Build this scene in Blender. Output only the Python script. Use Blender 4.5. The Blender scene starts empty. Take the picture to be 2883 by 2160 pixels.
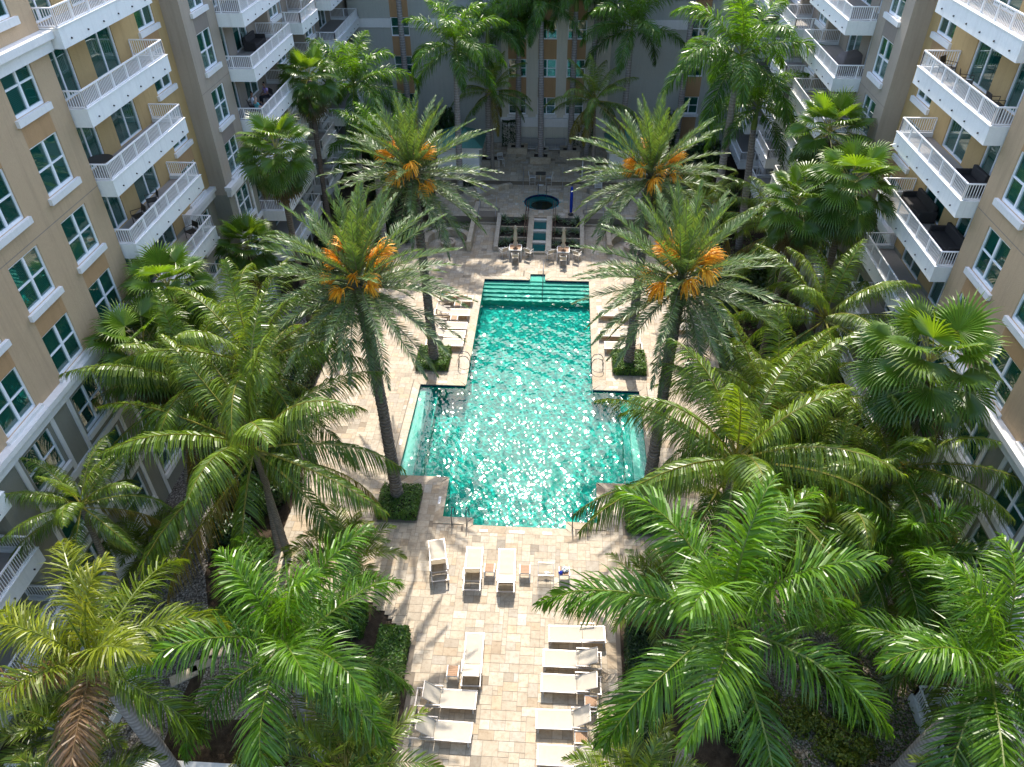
import bpy, bmesh, math, random
from mathutils import Vector, Matrix
import numpy as np
R = math.radians
rnd = random.Random(7)
scene = bpy.context.scene
COL = scene.collection

# ------------------------------------------------------------------ camera
cam_d = bpy.data.cameras.new('camera'); cam = bpy.data.objects.new('camera', cam_d); COL.objects.link(cam)
scene.camera = cam
cam_d.sensor_fit = 'HORIZONTAL'; cam_d.sensor_width = 36.0
cam_d.lens = 36.0 * 2118.63 / 2883.0
cam_d.clip_start = 0.2; cam_d.clip_end = 2000
_p, _y, _r = R(38.801), R(3.936), R(-0.6015)
_f = Vector((0, math.cos(_p), -math.sin(_p))); _rt = Vector((1, 0, 0)); _u = _rt.cross(_f)
_Z = Matrix.Rotation(_y, 3, 'Z'); _f, _rt, _u = _Z @ _f, _Z @ _rt, _Z @ _u
_r2 = math.cos(_r) * _rt + math.sin(_r) * _u; _u2 = -math.sin(_r) * _rt + math.cos(_r) * _u
M = Matrix((_r2, _u2, -_f)).transposed().to_4x4(); M.translation = (1.413, 0, 29.0)
cam.matrix_world = M

# ------------------------------------------------------------------ sky and sun
SUN_EL, SUN_AZ = 48.0, -3.5            # azimuth clockwise from +Y
world = bpy.data.worlds.new('World'); scene.world = world; world.use_nodes = True
wn = world.node_tree.nodes; bg = wn['Background']
sky = wn.new('ShaderNodeTexSky'); sky.sky_type = 'NISHITA'; sky.sun_disc = False
sky.sun_elevation = R(SUN_EL); sky.sun_rotation = R(SUN_AZ); sky.air_density = 1.0; sky.dust_density = 1.6; sky.ozone_density = 1.0
world.node_tree.links.new(sky.outputs[0], bg.inputs[0]); bg.inputs[1].default_value = 0.15
sun_d = bpy.data.lights.new('sun', 'SUN'); sun = bpy.data.objects.new('sun', sun_d); COL.objects.link(sun)
sun_d.energy = 2.3; sun_d.angle = R(0.53); sun_d.color = (1.0, 0.93, 0.82)
sd = Vector((math.sin(R(SUN_AZ)) * math.cos(R(SUN_EL)), math.cos(R(SUN_AZ)) * math.cos(R(SUN_EL)), math.sin(R(SUN_EL))))
sun.rotation_euler = sd.to_track_quat('Z', 'Y').to_euler(); sun.location = sd * 90
scene.view_settings.view_transform = 'Standard'; scene.view_settings.look = 'None'
scene.view_settings.gamma = 1.0; scene.view_settings.exposure = 1.68
try:
    scene.cycles.max_bounces = 8; scene.cycles.transparent_max_bounces = 10
    scene.cycles.diffuse_bounces = 4; scene.cycles.sample_clamp_indirect = 6
except Exception: pass

# ------------------------------------------------------------------ helpers
def tag(o, label=None, cat=None, group=None, kind=None):
    if label: o['label'] = label
    if cat: o['category'] = cat
    if group: o['group'] = group
    if kind: o['kind'] = kind
    return o

def empty(name, loc=(0, 0, 0), rz=0.0, label=None, cat=None, group=None):
    o = bpy.data.objects.new(name, None); COL.objects.link(o)
    o.location = loc; o.rotation_euler = (0, 0, rz); o.empty_display_size = 0.3
    return tag(o, label, cat, group)

class MB:
    """collects polygons, builds ONE mesh"""
    def __init__(s): s.v = []; s.f = []; s.m = []; s.c = []
    def add(s, verts, faces, mat=0, col=None):
        b = len(s.v); s.v.extend(verts)
        for f in faces: s.f.append(tuple(b + i for i in f)); s.m.append(mat)
        if col is not None:
            if len(s.c) < b: s.c.extend([(1, 1, 1, 1)] * (b - len(s.c)))
            s.c.extend([col] * len(verts))
    def quad(s, a, b, c, d, mat=0, col=None): s.add([a, b, c, d], [(0, 1, 2, 3)], mat, col)
    def box(s, x0, x1, y0, y1, z0, z1, mat=0, col=None):
        v = [(x0, y0, z0), (x1, y0, z0), (x1, y1, z0), (x0, y1, z0), (x0, y0, z1), (x1, y0, z1), (x1, y1, z1), (x0, y1, z1)]
        s.add(v, [(0, 3, 2, 1), (4, 5, 6, 7), (0, 1, 5, 4), (1, 2, 6, 5), (2, 3, 7, 6), (3, 0, 4, 7)], mat, col)
    def obox(s, o, ax, ay, az, mat=0, col=None):
        """box from corner-centred origin with half axes (vectors)"""
        o, ax, ay, az = map(Vector, (o, ax, ay, az))
        v = [tuple(o + i * ax + j * ay + k * az) for k in (-1, 1) for (i, j) in ((-1, -1), (1, -1), (1, 1), (-1, 1))]
        s.add(v, [(0, 3, 2, 1), (4, 5, 6, 7), (0, 1, 5, 4), (1, 2, 6, 5), (2, 3, 7, 6), (3, 0, 4, 7)], mat, col)
    def bar(s, a, b, r, mat=0, n=4, r2=None, col=None, cap=True):
        a, b = Vector(a), Vector(b); d = b - a
        if d.length < 1e-6: return
        d.normalize(); h = Vector((0, 0, 1)) if abs(d.z) < 0.9 else Vector((1, 0, 0))
        p = d.cross(h).normalized(); q = d.cross(p); r2 = r if r2 is None else r2
        v = []
        for (c, rr) in ((a, r), (b, r2)):
            for i in range(n):
                t = 2 * math.pi * (i + .5) / n
                v.append(tuple(c + rr * (math.cos(t) * p + math.sin(t) * q)))
        f = [(i, (i + 1) % n, n + (i + 1) % n, n + i) for i in range(n)]
        if cap: f += [tuple(range(n - 1, -1, -1)), tuple(range(n, 2 * n))]
        s.add(v, f, mat, col)
    def tube(s, pts, rads, n=8, mat=0, col=None, cap=True):
        pts = [Vector(p) for p in pts]
        if not hasattr(rads, '__len__'): rads = [rads] * len(pts)
        v = []; k = len(pts); p = None
        for i, c in enumerate(pts):
            d = (pts[min(i + 1, k - 1)] - pts[max(i - 1, 0)]).normalized()
            if p is None:
                h = Vector((0, 0, 1)) if abs(d.z) < 0.9 else Vector((1, 0, 0)); p = d.cross(h).normalized()
            p = (p - d * p.dot(d)).normalized(); q = d.cross(p)
            for j in range(n):
                t = 2 * math.pi * j / n
                v.append(tuple(c + rads[i] * (math.cos(t) * p + math.sin(t) * q)))
        f = []
        for i in range(k - 1):
            for j in range(n): f.append((i * n + j, i * n + (j + 1) % n, (i + 1) * n + (j + 1) % n, (i + 1) * n + j))
        if cap: f += [tuple(range(n - 1, -1, -1)), tuple(range((k - 1) * n, k * n))]
        s.add(v, f, mat, col)
    def disc(s, c, r, z, n=40, mat=0, ry=None):
        ry = ry or r
        s.add([(c[0] + r * math.cos(2 * math.pi * i / n), c[1] + ry * math.sin(2 * math.pi * i / n), z) for i in range(n)], [tuple(range(n))], mat)
    def lathe(s, prof, n=24, c=(0, 0), mat=0, col=None):
        v = []
        for (r, z) in prof:
            for j in range(n):
                t = 2 * math.pi * j / n; v.append((c[0] + r * math.cos(t), c[1] + r * math.sin(t), z))
        f = [(i * n + j, i * n + (j + 1) % n, (i + 1) * n + (j + 1) % n, (i + 1) * n + j) for i in range(len(prof) - 1) for j in range(n)]
        s.add(v, f, mat, col)
    def mesh(s, name, mats, smooth=False):
        me = bpy.data.meshes.new(name); me.from_pydata(s.v, [], s.f)
        if not isinstance(mats, (list, tuple)): mats = [mats]
        for m in mats: me.materials.append(m)
        if len(mats) > 1: me.polygons.foreach_set('material_index', s.m)
        if s.c:
            if len(s.c) < len(s.v): s.c.extend([(1, 1, 1, 1)] * (len(s.v) - len(s.c)))
            a = me.color_attributes.new('Col', 'FLOAT_COLOR', 'POINT')
            a.data.foreach_set('color', np.array(s.c, dtype=np.float32).ravel())
        if smooth: me.polygons.foreach_set('use_smooth', [True] * len(s.f))
        me.update(); return me
    def build(s, name, mats, parent=None, smooth=False, loc=None, rz=None, kind=None, bevel=0):
        o = bpy.data.objects.new(name, s.mesh(name, mats, smooth)); COL.objects.link(o)
        if parent: o.parent = parent
        if loc is not None: o.location = loc
        if rz is not None: o.rotation_euler = (0, 0, rz)
        if kind: o['kind'] = kind
        if bevel:
            b = o.modifiers.new('bevel', 'BEVEL'); b.width = bevel; b.segments = 2; b.limit_method = 'ANGLE'
        return o

def copy_tree(o, parent=None):
    c = o.copy(); COL.objects.link(c)
    if parent: c.parent = parent
    for ch in list(o.children): copy_tree(ch, c)
    return c
def place(proto, first, loc, rz, label=None, group=None):
    o = proto if first else copy_tree(proto)
    o.location = loc; o.rotation_euler = (0, 0, rz)
    if label: o['label'] = label
    if group: o['group'] = group
    return o
def link_mesh(name, me, parent=None, loc=(0, 0, 0), rz=0.0):
    o = bpy.data.objects.new(name, me); COL.objects.link(o)
    if parent: o.parent = parent
    o.location = loc; o.rotation_euler = (0, 0, rz); return o

# ------------------------------------------------------------------ materials
class NT:
    def __init__(s, name):
        s.m = bpy.data.materials.new(name); s.m.use_nodes = True; s.t = s.m.node_tree; s.t.nodes.clear()
        s.out = s.t.nodes.new('ShaderNodeOutputMaterial')
    def n(s, typ, **kw):
        nd = s.t.nodes.new('ShaderNode' + typ)
        for k, v in kw.items():
            if hasattr(nd, k) and k not in ('Scale',): setattr(nd, k, v)
            else: nd.inputs[k.replace('_', ' ')].default_value = v
        return nd
    def l(s, a, b): s.t.links.new(a, b)
    def surf(s, x): s.l(x, s.out.inputs['Surface']); return s.m
def ramp(t, fac, stops):
    r = t.t.nodes.new('ShaderNodeValToRGB'); e = r.color_ramp.elements
    e[0].position, e[0].color = stops[0][0], (*stops[0][1], 1); e[1].position, e[1].color = stops[-1][0], (*stops[-1][1], 1)
    for p, c in stops[1:-1]:
        x = e.new(p); x.color = (*c, 1)
    t.l(fac, r.inputs[0]); return r.outputs[0]
def mixc(t, fac, a, b, mode='MIX'):
    m = t.t.nodes.new('ShaderNodeMix'); m.data_type = 'RGBA'; m.blend_type = mode
    for s_, x in ((m.inputs[0], fac), (m.inputs[6], a), (m.inputs[7], b)):
        if hasattr(x, 'is_linked') or hasattr(x, 'links'): t.l(x, s_)
        elif isinstance(x, (int, float)): s_.default_value = x
        else: s_.default_value = (*x, 1)
    return m.outputs[2]
def tcoord(t, kind='Object'): return t.n('TexCoord').outputs[kind]
def gpos(t): return t.n('NewGeometry').outputs['Position']
def noise(t, co, scale, detail=4, rough=.6):
    n = t.n('TexNoise'); n.inputs['Scale'].default_value = scale; n.inputs['Detail'].default_value = detail; n.inputs['Roughness'].default_value = rough
    t.l(co, n.inputs['Vector']); return n.outputs['Fac']
def bump(t, h, strength=.3, dist=.02):
    b = t.n('Bump'); b.inputs['Strength'].default_value = strength; b.inputs['Distance'].default_value = dist
    t.l(h, b.inputs['Height']); return b.outputs[0]
def pbr(t, col, rough=.7, spec=.5, metal=0.0, normal=None):
    p = t.n('BsdfPrincipled')
    if hasattr(col, 'links'): t.l(col, p.inputs['Base Color'])
    else: p.inputs['Base Color'].default_value = (*col, 1)
    if hasattr(rough, 'links'): t.l(rough, p.inputs['Roughness'])
    else: p.inputs['Roughness'].default_value = rough
    p.inputs['Specular IOR Level'].default_value = spec; p.inputs['Metallic'].default_value = metal
    if normal is not None: t.l(normal, p.inputs['Normal'])
    return p
def simple(name, col, rough=.6, spec=.5, metal=0.0, var=.12, sc=6.0, bmp=0.0, bsc=60.0):
    t = NT(name); g = gpos(t); n1 = noise(t, g, sc, 5)
    c = mixc(t, n1, tuple(x * (1 - var) for x in col), tuple(min(1, x * (1 + var)) for x in col))
    nm = bump(t, noise(t, g, bsc, 3), bmp, .01) if bmp else None
    return t.surf(pbr(t, c, rough, spec, metal, nm).outputs[0])
def stucco(name, col, bmp=.5, bsc=26.0, var=.11, stain=.6):
    t = NT(name); g = gpos(t)
    n1 = noise(t, g, .55, 5, .65); n2 = noise(t, g, 9.0, 4)
    c = mixc(t, n1, tuple(x * (1 - var) for x in col), tuple(x * (1 + var) for x in col))
    c = mixc(t, n2, c, tuple(x * .86 for x in col)); 
    # rain streaks: noise stretched in z
    mp = t.n('Mapping'); mp.inputs['Scale'].default_value = (2.6, 2.6, .16); t.l(g, mp.inputs['Vector'])
    st = noise(t, mp.outputs[0], 1.6, 6, .75)
    sf = ramp(t, st, [(.50, (0, 0, 0)), (.80, (stain, stain, stain))])
    c = mixc(t, sf, c, tuple(x * .62 for x in col))
    h1 = noise(t, g, bsc, 4, .7)
    return t.surf(pbr(t, c, .88, .25, 0, bump(t, h1, bmp, .03)).outputs[0])

MAT = {}
MAT['tan'] = stucco('tan_stucco', (.54, .385, .24))
MAT['yellow'] = stucco('ochre_stucco', (.53, .365, .165))
MAT['orange'] = stucco('orange_stucco', (.48, .29, .145))
MAT['taupe'] = stucco('taupe_stucco', (.41, .345, .27))
MAT['taupe_dark'] = stucco('dark_taupe_stucco', (.28, .235, .195))
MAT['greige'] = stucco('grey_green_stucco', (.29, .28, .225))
MAT['bluegrey'] = stucco('blue_grey_stucco', (.46, .46, .41))
MAT['white_st'] = stucco('white_stucco', (.84, .84, .81), .55, 18.0, .06, .5)
MAT['trim'] = stucco('white_trim', (.80, .78, .75), .25, 30.0, .05, .5)
MAT['rail'] = simple('white_railing_paint', (.86, .84, .83), .45, .4, 0, .05)
MAT['frame'] = simple('white_window_frame', (.85, .86, .88), .4, .5, 0, .05)
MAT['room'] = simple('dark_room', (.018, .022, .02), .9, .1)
MAT['dark'] = simple('dark_metal', (.035, .03, .028), .5, .4)
MAT['floor'] = simple('balcony_floor', (.33, .30, .27), .8, .3)
def glass_mat():
    t = NT('teal_tinted_glass'); g = gpos(t)
    tr = t.n('BsdfTransparent'); tr.inputs[0].default_value = (.22, .66, .56, 1)
    gl = t.n('BsdfGlossy'); gl.inputs['Color'].default_value = (.85, .95, .93, 1); gl.inputs['Roughness'].default_value = .015
    t.l(bump(t, noise(t, g, .8, 2), .12, .03), gl.inputs['Normal'])
    fr = t.n('Fresnel'); fr.inputs[0].default_value = 1.55
    ma = t.n('Math', operation='MULTIPLY_ADD'); t.l(fr.outputs[0], ma.inputs[0]); ma.inputs[1].default_value = 1.15; ma.inputs[2].default_value = .10
    mx = t.n('MixShader'); t.l(ma.outputs[0], mx.inputs[0]); df = t.n('BsdfDiffuse'); df.inputs[0].default_value = (.012, .13, .105, 1); m0 = t.n('MixShader'); m0.inputs[0].default_value = .42; t.l(tr.outputs[0], m0.inputs[1]); t.l(df.outputs[0], m0.inputs[2]); t.l(m0.outputs[0], mx.inputs[1]); t.l(gl.outputs[0], mx.inputs[2])
    return t.surf(mx.outputs[0])
MAT['glass'] = glass_mat()
def blind_mat(name, axis, period, ca, cb):
    t = NT(name); co = tcoord(t)
    w = t.n('TexWave', wave_type='BANDS', bands_direction=axis); w.inputs['Scale'].default_value = 1.0 / period * .3183; t.l(co, w.inputs['Vector'])
    c = mixc(t, w.outputs['Fac'], ca, cb)
    return t.surf(pbr(t, c, .7, .2).outputs[0])
MAT['blind'] = blind_mat('horizontal_blind', 'Z', .06, (.22, .23, .21), (.48, .49, .46))
MAT['vblind'] = blind_mat('vertical_blind', 'Y', .11, (.16, .17, .16), (.42, .43, .41))
# ------------------------------------------------------------------ buildings
FL = 3.045
def sill_z(k): return 1.16 + FL * k
WW, WH = 1.9, 1.95

def window_meshes(w, h, cols=2, rail=True):
    f = MB(); t = .07; x0, x1 = -.15, -.06
    f.box(x0, x1, -w/2, -w/2 + t, 0, h); f.box(x0, x1, w/2 - t, w/2, 0, h)
    f.box(x0, x1, -w/2 + t, w/2 - t, h - t, h); f.box(x0, x1 + .015, -w/2 + t, w/2 - t, 0, t * 1.5)
    for i in range(1, cols):
        y = -w/2 + w * i / cols; f.box(x0, x1 + .01, y - .05, y + .05, t * 1.5, h - t)
    if rail:
        for i in range(cols):
            a = -w/2 + w * i / cols + (.07 if i == 0 else .05); b = -w/2 + w * (i + 1) / cols - (.07 if i == cols - 1 else .05)
            f.box(x0, x1 - .012, a, b, h * .5 - .03, h * .5 + .035)
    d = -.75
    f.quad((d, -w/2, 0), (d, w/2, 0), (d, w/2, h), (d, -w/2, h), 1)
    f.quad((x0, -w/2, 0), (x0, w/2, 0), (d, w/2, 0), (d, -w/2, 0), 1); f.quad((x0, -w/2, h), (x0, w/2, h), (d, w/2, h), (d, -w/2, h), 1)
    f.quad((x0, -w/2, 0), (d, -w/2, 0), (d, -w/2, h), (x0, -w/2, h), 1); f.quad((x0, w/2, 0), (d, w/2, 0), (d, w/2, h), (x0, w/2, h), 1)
    p = MB(); e = .02; p.quad((-.11, -w/2 + e, e), (-.11, w/2 - e, e), (-.11, w/2 - e, h - e), (-.11, -w/2 + e, h - e))
    bl = []
    for lo in (.03, .28, .52):
        b = MB(); b.quad((-.24, -w/2 + .01, h * lo), (-.24, w/2 - .01, h * lo), (-.24, w/2 - .01, h - .01), (-.24, -w/2 + .01, h - .01)); bl.append(b.mesh('blind', MAT['blind']))
    s = MB(); s.box(-.06, .14, -w/2 - .16, w/2 + .16, -.26, -.004)
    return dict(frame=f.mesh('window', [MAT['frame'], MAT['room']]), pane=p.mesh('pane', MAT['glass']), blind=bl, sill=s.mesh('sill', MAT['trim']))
def door_meshes(w, h):
    f = MB(); t = .07; x0, x1 = -.16, -.05
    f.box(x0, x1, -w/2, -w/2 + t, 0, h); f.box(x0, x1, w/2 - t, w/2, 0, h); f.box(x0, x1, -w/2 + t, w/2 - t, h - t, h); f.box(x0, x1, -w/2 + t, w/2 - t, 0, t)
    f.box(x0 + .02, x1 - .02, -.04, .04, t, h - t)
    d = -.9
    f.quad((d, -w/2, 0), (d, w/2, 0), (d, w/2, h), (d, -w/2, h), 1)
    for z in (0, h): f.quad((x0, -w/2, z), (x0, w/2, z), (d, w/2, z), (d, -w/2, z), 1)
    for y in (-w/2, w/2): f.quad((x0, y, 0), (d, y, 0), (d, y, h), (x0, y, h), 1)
    p = MB(); e = .02; p.quad((-.11, -w/2 + e, e), (-.11, w/2 - e, e), (-.11, w/2 - e, h - e), (-.11, -w/2 + e, h - e))
    bl = []
    for (a, c) in ((-.98, .98), (-.2, .98), (-.98, .1)):
        b = MB(); b.quad((-.26, w/2 * a, .02), (-.26, w/2 * c, .02), (-.26, w/2 * c, h - .02), (-.26, w/2 * a, h - .02)); bl.append(b.mesh('blind', MAT['vblind']))
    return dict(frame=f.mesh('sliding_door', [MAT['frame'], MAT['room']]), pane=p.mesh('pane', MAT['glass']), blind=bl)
WIN = window_meshes(WW, WH); WIN_S = window_meshes(1.6, 1.6); WIN_B = window_meshes(1.66, 1.6)
DOOR = door_meshes(1.85, 2.4); DOOR_W = door_meshes(2.3, 2.4)

def put_window(root, W, loc, rz=0, name='window', sill=True, blind=None):
    f = link_mesh(name, W['frame'], root, loc, rz); link_mesh('pane', W['pane'], f)
    if sill and 'sill' in W: link_mesh('sill', W['sill'], f)
    b = rnd.choice((0, 0, 0, 0, 1, 1, 2, 2, -1)) if blind is None else blind
    if b >= 0: link_mesh('blind', W['blind'][b], f)
    return f

def wall_grid(mb, x, y0, y1, z0, z1, holes, mats, depth=.16):
    """plane at local x facing +x; holes (ya,yb,za,zb); mats [(ya,yb,za,zb,mat)] later ones win"""
    ys = sorted({y0, y1, *[v for h in holes for v in h[:2]], *[v for m in mats for v in m[:2]]}); ys = [v for v in ys if y0 - 1e-6 <= v <= y1 + 1e-6]
    zs = sorted({z0, z1, *[v for h in holes for v in h[2:4]], *[v for m in mats for v in m[2:4]]}); zs = [v for v in zs if z0 - 1e-6 <= v <= z1 + 1e-6]
    for a, b in zip(ys, ys[1:]):
        for c, d in zip(zs, zs[1:]):
            yc, zc = (a + b) / 2, (c + d) / 2
            if any(h[0] < yc < h[1] and h[2] < zc < h[3] for h in holes): continue
            m = 0
            for q in mats:
                if q[0] < yc < q[1] and q[2] < zc < q[3]: m = q[4]
            mb.quad((x, a, c), (x, b, c), (x, b, d), (x, a, d), m)
    for (a, b, c, d) in holes:
        m = 0
        for q in mats:
            if q[0] < a - .05 < q[1] and q[2] < (c + d) / 2 < q[3]: m = q[4]
        xi = x - depth
        mb.quad((x, a, c), (x, a, d), (xi, a, d), (xi, a, c), m); mb.quad((x, b, c), (x, b, d), (xi, b, d), (xi, b, c), m)
        mb.quad((x, a, d), (x, b, d), (xi, b, d), (xi, a, d), m); mb.quad((x, a, c), (x, b, c), (xi, b, c), (xi, a, c), m)

TOPZ = 27.5
def railing_mesh(ya, yb, xf, xi, zb, zt):
    """ya<yb along wall, xf front x, xi inner x; z bottom and top"""
    m = MB(); r = .024
    def run(p, q):
        p, q = Vector(p), Vector(q); L = (q - p).length; d = (q - p) / L; s_ = Vector((-d.y, d.x, 0))
        c = (p + q) / 2
        m.obox((c.x, c.y, zt - .025), d * (L / 2), s_ * .035, (0, 0, .025)); m.obox((c.x, c.y, zb + .07), d * (L / 2), s_ * .02, (0, 0, .018))
        n = max(1, round(L / 1.27))
        for i in range(n + 1):
            c = p + d * (L * i / n); m.obox((c.x, c.y, (zb + zt) / 2 - .02), d * .03, s_ * .03, (0, 0, (zt - zb) / 2 - .02))
        k = round(L / .115)
        for i in range(1, k):
            c = p + d * (L * i / k); m.obox((c.x, c.y, (zb + .08 + zt - .05) / 2), d * .011, s_ * .011, (0, 0, (zt - .05 - zb - .08) / 2))
    run((xf, ya, 0), (xf, yb, 0)); run((xf, ya, 0), (xi, ya, 0)); run((xf, yb, 0), (xi, yb, 0))
    return m.mesh('railing', MAT['rail'])
def balcony_mesh(ya, yb, xf, xi):
    """z=0 is the rail top of the floor (sill height)"""
    m = MB(); fb, ft, t = -1.46, -.73, .16
    m.box(xf - t, xf, ya, yb, fb, ft, 0); m.box(xi, xf - t, ya, ya + t, fb, ft, 0); m.box(xi, xf - t, yb - t, yb, fb, ft, 0)
    m.box(xi, xf - t, ya + t, yb - t, fb + .06, -.92, 1)
    m.box(xf - t - .01, xf + .03, ya - .02, yb + .02, ft, ft + .035, 0)
    n = max(2, round((yb - ya) / 1.3))
    for i in range(n):
        y = ya + (yb - ya) * (i + .5) / n
        m.bar((xf - .03, y, fb + .26), (xf + .05, y, fb + .25), .035, 2, 6)
    return m.mesh('balcony', [MAT['white_st'], MAT['floor'], MAT['dark']])

def make_wing(name, label, sgn, X, upper_cornice, wall1, wall2):
    rz = 0 if sgn > 0 else math.pi
    root = empty(name, (-18.4 if sgn > 0 else 18.4, 30, 0 if sgn > 0 else -.18), rz, label, 'building')
    Y = lambda y: sgn * (y - 30)
    def rng(a, b): return (min(Y(a), Y(b)), max(Y(a), Y(b)))
    mats = [MAT[wall1], MAT['yellow'], MAT['taupe'], MAT['greige'], MAT['orange'], MAT['taupe_dark']]
    # segments: y0,y1,plane,material,[window centres],[(door centre,wide)], balcony (ya,yb,front) or None
    segs = [(3.0, 8.0, 0, 0, [6.0], [], None),
            (8.0, 17.2, -1.0, 0, [], [(10.4, 0), (14.2, 1)], (8.1, 17.1, .65)),
            (17.2, 29.4, 0, 0, [19.95, 23.6, 27.2], [], None),
            (29.4, 41.2, -1.0, 1, [39.35], [(31.35, 0), (34.85, 1)], (29.5, 37.25, .68)),
            (41.2, 45.4, 0, 2, [43.3], [], None),
            (45.4, 53.5, -.9, 2, [], [(47.2, 0), (50.6, 1)], (45.5, 53.4, 1.5)),
            (53.5, 56.1, 0, 2, [54.85], [], None),
            (56.1, 60.5, -.9, 2, [], [(58.2, 0)], (56.2, 60.4, 1.35)),
            (60.5, 63.2, 0, 2, [61.85], [], None),
            (63.2, 71.5, -.9, 2, [], [(65.5, 0), (68.8, 1)], (63.3, 71.4, 1.6)),
            (71.5, 76.0, 0, 2, [], [], None)]
    wall = MB(); cors = []; trims = []; band = MB()
    for (a, b, x, m, wins, doors, bal) in segs:
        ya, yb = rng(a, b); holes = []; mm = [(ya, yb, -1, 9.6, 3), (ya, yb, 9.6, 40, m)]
        for wc in wins:
            c = Y(wc)
            for k in range(9):
                z = sill_z(k); holes.append((c - WW/2, c + WW/2, z, z + WH))
                if k in (4, 6, 8): mm.append((c - WW/2, c + WW/2, sill_z(k - 1) + WH, z - .1, 5 if m == 2 else 4))
        for dc, wide in doors:
            c = Y(dc); w = 2.3 if wide else 1.85
            for k in range(9):
                z = sill_z(k) - .9; holes.append((c - w/2, c + w/2, z, z + 2.4))
        wall_grid(wall, x, ya, yb, -.3, TOPZ, holes, mm)
        cor = MB(); cors.append(cor)
        if x == 0:
            cor.box(x - .05, x + .2, ya - .02, yb + .02, 9.5, 9.93); cor.box(x - .05, x + .36, ya - .16, yb + .16, 9.93, 10.16)
            tr_ = MB(); trims.append(tr_)
            for z in (3.35, 6.35): tr_.box(x - .02, x + .09, ya, yb, z, z + .3)
            for wc in wins:
                c = Y(wc)
                for s_ in (-1, 1): tr_.box(x - .02, x + .06, c + s_ * 1.22 - .1, c + s_ * 1.22 + .1, 0.0, 3.35); tr_.box(x - .02, x + .06, c + s_ * 1.22 - .1, c + s_ * 1.22 + .1, 3.65, 6.35); tr_.box(x - .02, x + .06, c + s_ * 1.22 - .1, c + s_ * 1.22 + .1, 6.65, 9.5)
            if upper_cornice and b < 30: u_ = MB(); cors.append(u_); u_.box(x - .05, x + .3, ya, yb, 21.0, 21.45); u_.box(x - .05, x + .5, ya, yb, 21.45, 21.72)
            for z in (15.48, 24.6): band.box(x - .01, x + .004, ya, yb, z, z + .03)
        elif bal and b - bal[1] > .6:
            p, q = rng(bal[1] + .02, b); cor.box(x - .05, x + .2, p, q, 9.5, 9.93); cor.box(x - .05, x + .36, p, q, 9.93, 10.16)
    for (s0, s1) in zip(segs, segs[1:]):           # returns between planes
        y = Y(s0[1]); xa, xb = sorted((s0[2], s1[2]))
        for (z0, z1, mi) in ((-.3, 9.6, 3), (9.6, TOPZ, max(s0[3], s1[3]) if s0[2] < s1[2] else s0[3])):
            wall.quad((xa, y, z0), (xb, y, z0), (xb, y, z1), (xa, y, z1), mi)
    a, b = rng(3, 76); wall.box(-15, -1.95, a, b, -.3, TOPZ - .01, 0)      # core behind the rooms
    wall.quad((-2, a, TOPZ), (.0, a, TOPZ), (.0, b, TOPZ), (-2, b, TOPZ), 0)
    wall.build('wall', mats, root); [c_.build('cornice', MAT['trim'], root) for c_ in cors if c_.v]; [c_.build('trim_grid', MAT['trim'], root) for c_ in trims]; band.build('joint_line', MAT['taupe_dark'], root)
    fp = MB(); p, q = rng(8.3, 16.9)               # pale apron under the ground floor windows
    for (s0, s1) in ((17.3, 24.9),):
        p, q = rng(s0, s1); fp.box(-.02, .10, p, q, -.2, .88)
    fp.build('base_course', MAT['trim'], root)
    for (a, b, x, m, wins, doors, bal) in segs:
        for k in range(8):
            if (b < 12 and k > 3): continue
            for wc in wins:
                if wc > 60 and k > 5 or wc > 50 and k > 6: continue
                put_window(root, WIN, (x, Y(wc), sill_z(k)))
            for dc, wide in doors:
                if dc < 17 and k > 3: continue
                put_window(root, DOOR_W if wide else DOOR, (x, Y(dc), sill_z(k) - .9), name='sliding_door', sill=False)
        if bal:
            ya, yb = rng(bal[0], bal[1]); bm = balcony_mesh(ya, yb, bal[2], x); rm = railing_mesh(ya + .08, yb - .08, bal[2] - .08, x + .02, -.73, 0)
            for k in range(1, 8):
                if bal[0] < 17 and k > 3: continue
                if bal[0] > 60 and k > 6: continue
                bo = link_mesh('balcony', bm, root, (0, 0, sill_z(k))); link_mesh('railing', rm, bo)
    return root
left_building = make_wing('apartment_building', 'tan and ochre apartment block with white balconies on the left side of the pool', 1, 0, True, 'tan', 'yellow')
right_building = make_wing('apartment_building', 'tan apartment block with white balconies rising on the right side of the pool', -1, 0, False, 'tan', 'yellow')

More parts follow.
